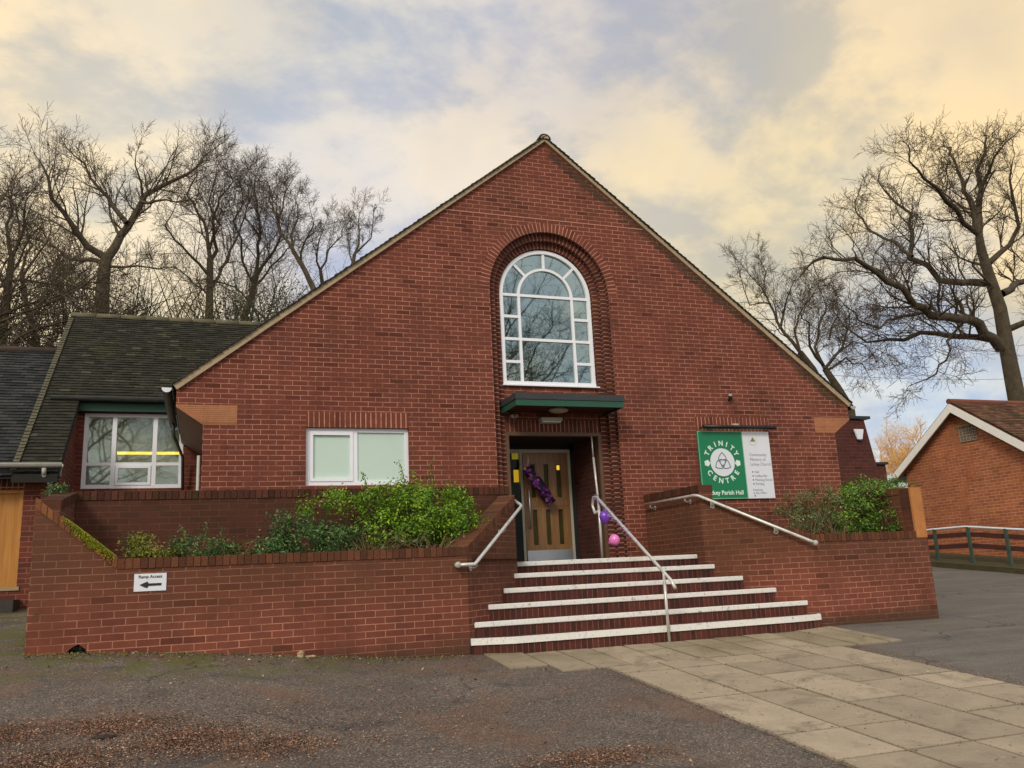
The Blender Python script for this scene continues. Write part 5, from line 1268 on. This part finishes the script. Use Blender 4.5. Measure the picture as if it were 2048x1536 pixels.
# trees behind the photographer, seen only in the window glass
for i, (x, y, zt_, sd) in enumerate(((-8, -34, 21, 71), (4, -36, 25, 72), (-19, -30, 19, 73), (13, -31, 22, 74))):
    tree('bare_tree', x, y, zt_, .28, sd, ['bare tree across the yard mirrored in the arched window', 'tallest bare tree across the yard behind the camera', 'leftmost bare tree across the yard behind the camera', 'rightmost bare tree across the yard behind the camera'][i], 'bare trees across the yard', maxl=4 if i in (0, 1, 3) else 3, P=dict(n=(13, 8, 6, 5, 4), t0=(.25, .2, .2, .15), ang=(30, 70)))
# ivy-clad undergrowth behind the wing roof
r = random.Random(77); ivy = MB(); tw = MB()
for i in range(7000):
    x_ = r.uniform(-10, 7); y_ = r.uniform(18, 22); top = 8.7+.9*math.sin(x_*.9)+.7*math.sin(x_*2.3+1)
    z_ = top-abs(r.gauss(0, 1.4))+r.gauss(0, .35); leafquad(ivy, V((x_, y_, z_)), V((r.gauss(0, 1), -1, r.gauss(0, 1))), V((r.gauss(0, 1), 0, 1)), r.uniform(.06, .13), .07)
for i in range(900):
    x_ = r.uniform(-10, 7); y_ = r.uniform(18, 22); a = V((x_, y_, r.uniform(3, 8))); b = a+V((r.gauss(0, 1.3), r.gauss(0, .5), r.uniform(1.5, 4.2))); b.z = min(b.z, 10.6); m_ = a.lerp(b, .5)+V((r.gauss(0, .35), 0, 0)); ivy.tube([a, m_, b], [.028, .018, .007], 3, cap=False)
tag(ivy.build('undergrowth', m_ivy), 'tangled brown and green undergrowth below the bare trees', 'undergrowth', kind='stuff')

# ------------------------------------------------------------------ ground scatter
r = random.Random(90); mb = MB()
def blobw(x, y, cs_): return max(math.exp(-(((x-a)/c)**2+((y-b)/d)**2)) for a, b, c, d in cs_)
cent = [(-1.3, -5.5, .6, .35), (-.5, -5.45, .55, .28), (.0, -5.85, .6, .42), (.55, -6.1, .45, .30), (-.8, -6.2, .6, .4), (2.65, -6.98, .5, .22), (.4, -5.6, 2.4, .9)]
cnt = 0
while cnt < 42000:
    x_, y_ = r.uniform(-3, 4.0), r.uniform(-8.2, -4.4); w = blobw(x_, y_, cent[:6]); w = max(w, .22*blobw(x_, y_, cent[6:]))
    if r.random() > w**1.5: continue
    cnt += 1; s_ = r.uniform(.007, .021); leafquad(mb, V((x_, y_, gz(x_, y_)+.006+r.random()*.008)), V((r.gauss(0, .35), r.gauss(0, .35), 1)), V((r.gauss(0, 1), r.gauss(0, 1), 0)), s_, s_*r.uniform(.4, .8))
for i in range(420):
    if i < 200: x_, y_ = r.uniform(-1.6, 3.2), FY-.04-abs(r.gauss(0, .18))
    else: x_, y_ = r.uniform(-2.5, 3.6), r.uniform(-7.6, -3.2)
    s_ = r.uniform(.022, .045); nn_ = V((r.gauss(0, .6), r.gauss(0, .6), 1)); leafquad(mb, V((x_, y_, gz(x_, y_)+.014)), nn_, V((r.gauss(0, 1), r.gauss(0, 1), 0)), s_, s_*r.uniform(.5, .8))
for i in range(60):
    x_, y_ = r.uniform(3.2, 8), r.uniform(-6.5, -3.05); s_ = r.uniform(.02, .038); leafquad(mb, V((x_, y_, gz(x_, y_)+.026)), V((r.gauss(0, .5), r.gauss(0, .5), 1)), V((r.gauss(0, 1), r.gauss(0, 1), 0)), s_, s_*.6)
tag(mb.build('leaf_litter', m_litter), 'drifts of rusty dead leaf bits on the dark yard', 'leaf litter', kind='stuff')
mb = MB()
for i in range(12000):
    x_, y_ = r.uniform(-5, 12), r.uniform(-11, -2.9)
    if 3.0 < x_ < 8.2 and r.random() < .9: continue
    s_ = r.uniform(.004, .010)*(1.8 if r.random() < .03 else 1); h_ = gz(x_, y_)+(.016 if 4.1 < x_ < 7.2 else .004); leafquad(mb, V((x_, y_, h_+s_*.3)), V((r.gauss(0, .5), r.gauss(0, .5), 1)), V((r.gauss(0, 1), r.gauss(0, 1), 0)), s_, s_*.8)
for i in range(5200):
    k_ = r.random(); y_ = r.uniform(-8.5, -4.15)
    x_ = (4.10-abs(r.gauss(0, .05))+.03) if k_ < .35 else ((7.17+abs(r.gauss(0, .05))-.03) if k_ < .6 else r.choice(cols)+r.gauss(0, .008))
    if k_ > .85: x_ = r.uniform(4.1, 7.17); y_ = r.choice((-4.14, -4.53, -5.14, -5.76, -6.38, -7.01, -7.66))+r.gauss(0, .008)
    s_ = r.uniform(.005, .013); leafquad(mb, V((x_, y_, gz(x_, y_)+(.018 if 4.1 < x_ < 7.17 else .006))), V((r.gauss(0, .5), r.gauss(0, .5), 1)), V((r.gauss(0, 1), r.gauss(0, 1), 0)), s_, s_*.8)
for i in range(500):
    x_ = r.uniform(-1.5, 3.0); y_ = FY-.03-abs(r.gauss(0, .10)); s_ = r.uniform(.010, .03); leafquad(mb, V((x_, y_, gz(x_, y_)+.015)), V((r.gauss(0, .5), r.gauss(0, .5), 1)), V((r.gauss(0, 1), r.gauss(0, 1), 0)), s_, s_*.6)
tag(mb.build('grit', m_grit), 'pale grit and crumbs strewn over the yard', 'grit', kind='stuff')
mb = MB()
for i in range(2600):
    x_ = r.uniform(-3.2, 2.8); y_ = FY-.01-abs(r.gauss(0, .14)) if x_ > -1.6 else r.uniform(-4.0, -2.0)
    if x_ > 0 and r.random() < .5: continue
    leafquad(mb, V((x_, y_, gz(x_, y_)+.012)), V((r.gauss(0, 1), r.gauss(0, 1), .5)), V((r.gauss(0, .4), r.gauss(0, .4), 1)), r.uniform(.012, .03), .006)
tag(mb.build('grass_tufts', m_lf4), 'thin green grass and moss along the foot of the planter wall', 'grass', kind='stuff')
def rock(name, loc, s_, label, seed, sc3, mat):
    rq = random.Random(seed); mb = MB(); off = [rq.uniform(0, 6) for _ in range(6)]
    mb.sphere(loc, s_, 12, 8, sc3, fn=lambda d: d*(1+.18*math.sin(d.x*5+off[0])+.15*math.sin(d.y*6+off[1])+.12*math.sin(d.z*7+off[2])))
    for i in range(len(mb.sm)): mb.sm[i] = False
    return tag(mb.build(name, mat), label, 'stone')
m_stone = plain('pale sandstone', (.42, .30, .17), .9, .25, 20)
rock('stone', (1.08, -2.90, gz(1.08, -2.9)+.03), .045, 'upright pale sandstone lump against the planter wall', 1, (.9, .7, 1.0), m_stone)
rock('stone', (1.19, -2.90, gz(1.19, -2.9)+.012), .05, 'flat pale sandstone piece beside the upright lump', 2, (1.3, .6, .35), m_stone)
rock('stone', (-1.08, -2.70, gz(-1.08, -2.7)+.05), .085, 'dark rubble lump inside the broken hole in the wall foot', 3, (1.2, .8, .7), m_lead)
rock('clod', (-.56, -5.68, gz(-.56, -5.68)+.005), .05, 'dark clod of earth among the dead leaves', 4, (1.3, .9, .35), m_soil)
# overhead cable
mb = MB(); a, b = at(1690, 752, 14), at(2048, 757, 14); pts = [a.lerp(b, i/10)-V((0, 0, .10*math.sin(math.pi*i/10))) for i in range(-6, 17)]
mb.tube(pts, .008, 5); tag(mb.build('overhead_cable', m_black), 'thin overhead cable crossing the gap above the garage', 'cable')

# ------------------------------------------------------------------ sky and sun
SUN_EL, SUN_AZ = rad(33), rad(218)   # azimuth clockwise from +Y: behind and left of the camera
w = bpy.data.worlds.new('World'); sc.world = w; w.use_nodes = True; t = NT(w.node_tree)
sky = t.n('ShaderNodeTexSky'); sky.sky_type = 'NISHITA'; sky.sun_disc = False; sky.sun_elevation = SUN_EL; sky.sun_rotation = SUN_AZ; sky.air_density = 1.4; sky.dust_density = 3
tc = t.n('ShaderNodeTexCoord'); D = tc.outputs['Generated']
n1 = t.n('ShaderNodeTexNoise', Scale=5.0, Detail=6.0, Roughness=.58); t.set(n1, 'Vector', D)
nz = t.vmath('SUBTRACT', n1.outputs['Color'], (.5, .5, .5)); wd = t.vmath('NORMALIZE', t.vmath('ADD', D, t.vmath('SCALE', nz, .42)))
LOB = [((0, 30), (248, 226, 184)), ((160, 110), (216, 205, 186)), ((400, 60), (196, 192, 188)), ((560, 190), (200, 206, 204)), ((800, 60), (199, 202, 208)), ((170, 262), (236, 226, 200)),
 ((280, 250), (244, 234, 204)), ((420, 260), (214, 207, 204)), ((720, 250), (205, 208, 206)), ((700, 370), (190, 196, 218)), ((835, 350), (240, 230, 212)), ((1000, 90), (190, 193, 206)), ((1050, 110), (218, 210, 200)),
 ((1110, 170), (178, 186, 208)), ((1280, 60), (180, 183, 190)), ((1330, 160), (172, 178, 196)), ((1230, 170), (208, 200, 190)), ((1560, 30), (230, 212, 184)), ((1700, 70), (176, 172, 176)), ((1960, 15), (172, 168, 164)),
 ((1200, 330), (255, 238, 196)), ((1480, 160), (215, 205, 176)), ((1700, 190), (248, 226, 180)), ((1860, 110), (255, 238, 200)), ((2020, 140), (254, 233, 188)), ((1590, 350), (228, 214, 172)), ((1330, 360), (226, 208, 180)),
 ((1420, 430), (208, 204, 176)), ((2000, 330), (236, 212, 160)), ((1500, 580), (228, 215, 180)), ((1760, 640), (218, 217, 212)), ((1740, 790), (200, 208, 224)), ((1850, 850), (200, 220, 238)), ((300, 460), (228, 218, 194)), ((690, 500), (200, 208, 226)), ((20, 620), (246, 232, 198))]
acc = None; wsum = None; KK = 150.0
items = [(ray(*px).normalized(), s2l(c)) for px, c in LOB]
items += [(V((-.9, -.3, .3)).normalized(), (.95, .88, .78)), (V((0, -.9, .45)).normalized(), (1.05, 1.0, .95)), (V((.9, -.4, .3)).normalized(), (.8, .8, .85)), (V((0, 0, 1)), (.75, .77, .82)), (V((-.6, -.6, .6)).normalized(), (1.1, 1.05, .95))]
for i, (dv, c) in enumerate(items):
    k = KK if i < len(LOB) else 5.0
    dt = t.vmath('DOT_PRODUCT', wd, tuple(dv)); e = t.math('EXPONENT', t.math('MULTIPLY', t.math('ADD', dt, -1.0), k))
    if i >= len(LOB): e = t.math('MULTIPLY', e, .25)
    cv = t.vmath('SCALE', tuple(c), e)
    acc = cv if acc is None else t.vmath('ADD', acc, cv); wsum = e if wsum is None else t.math('ADD', wsum, e)
cl = t.vmath('SCALE', acc, t.math('DIVIDE', 1.0, t.math('ADD', wsum, 1e-5)))
n2 = t.n('ShaderNodeTexNoise', Scale=5.5, Detail=7.0, Roughness=.6, Distortion=.6); t.set(n2, 'Vector', D)
n3 = t.n('ShaderNodeTexNoise', Scale=1.8, Detail=4.0); t.set(n3, 'Vector', D)
mpd = t.n('ShaderNodeMapping'); t.set(mpd, 0, D); mpd.inputs['Rotation'].default_value = (.3, .6, .4); mpd.inputs['Scale'].default_value = (1, 1.5, 1.9)
n4 = t.n('ShaderNodeTexNoise', Scale=3.6, Detail=8.0, Roughness=.56, Distortion=.25); t.set(n4, 'Vector', mpd.outputs[0])
n5 = t.n('ShaderNodeTexNoise', Scale=10.0, Detail=6.0, Roughness=.6, Distortion=.2); t.set(n5, 'Vector', mpd.outputs[0])
puff = t.smooth(t.math('MULTIPLY_ADD', n5.outputs[0], .25, t.math('MULTIPLY', n4.outputs[0], .78)), .44, .585)
lo_c = t.vmath('MULTIPLY', cl, (.76, .80, .90)); hi_c = t.vmath('MULTIPLY', cl, (1.18, 1.09, .96))
cl = t.mix(puff, lo_c, hi_c)
kk = t.math('MULTIPLY_ADD', n3.outputs[0], .24, .97)
cl = t.vmath('SCALE', cl, kk)
bg1 = t.n('ShaderNodeBackground'); t.set(bg1, 0, sky.outputs[0]); bg1.inputs[1].default_value = .06
bg2 = t.n('ShaderNodeBackground'); t.set(bg2, 0, cl); bg2.inputs[1].default_value = 1.0
mx = t.n('ShaderNodeMixShader'); mx.inputs[0].default_value = .94; t.set(mx, 1, bg1.outputs[0]); t.set(mx, 2, bg2.outputs[0])
o = t.n('ShaderNodeOutputWorld'); t.set(o, 0, mx.outputs[0])
w.cycles.sampling_method = 'MANUAL'; w.cycles.sample_map_resolution = 512
ld = bpy.data.lights.new('sun', 'SUN'); ld.energy = 1.5; ld.angle = rad(14); ld.color = (1, .93, .82)
lo_ = bpy.data.objects.new('sun', ld); COL.objects.link(lo_)
sd = V((math.sin(SUN_AZ)*math.cos(SUN_EL), math.cos(SUN_AZ)*math.cos(SUN_EL), math.sin(SUN_EL)))
lo_.rotation_euler = sd.to_track_quat('Z', 'Y').to_euler()
print('SCENE OK', len(bpy.data.objects), sum(len(m_.polygons) for m_ in bpy.data.meshes))
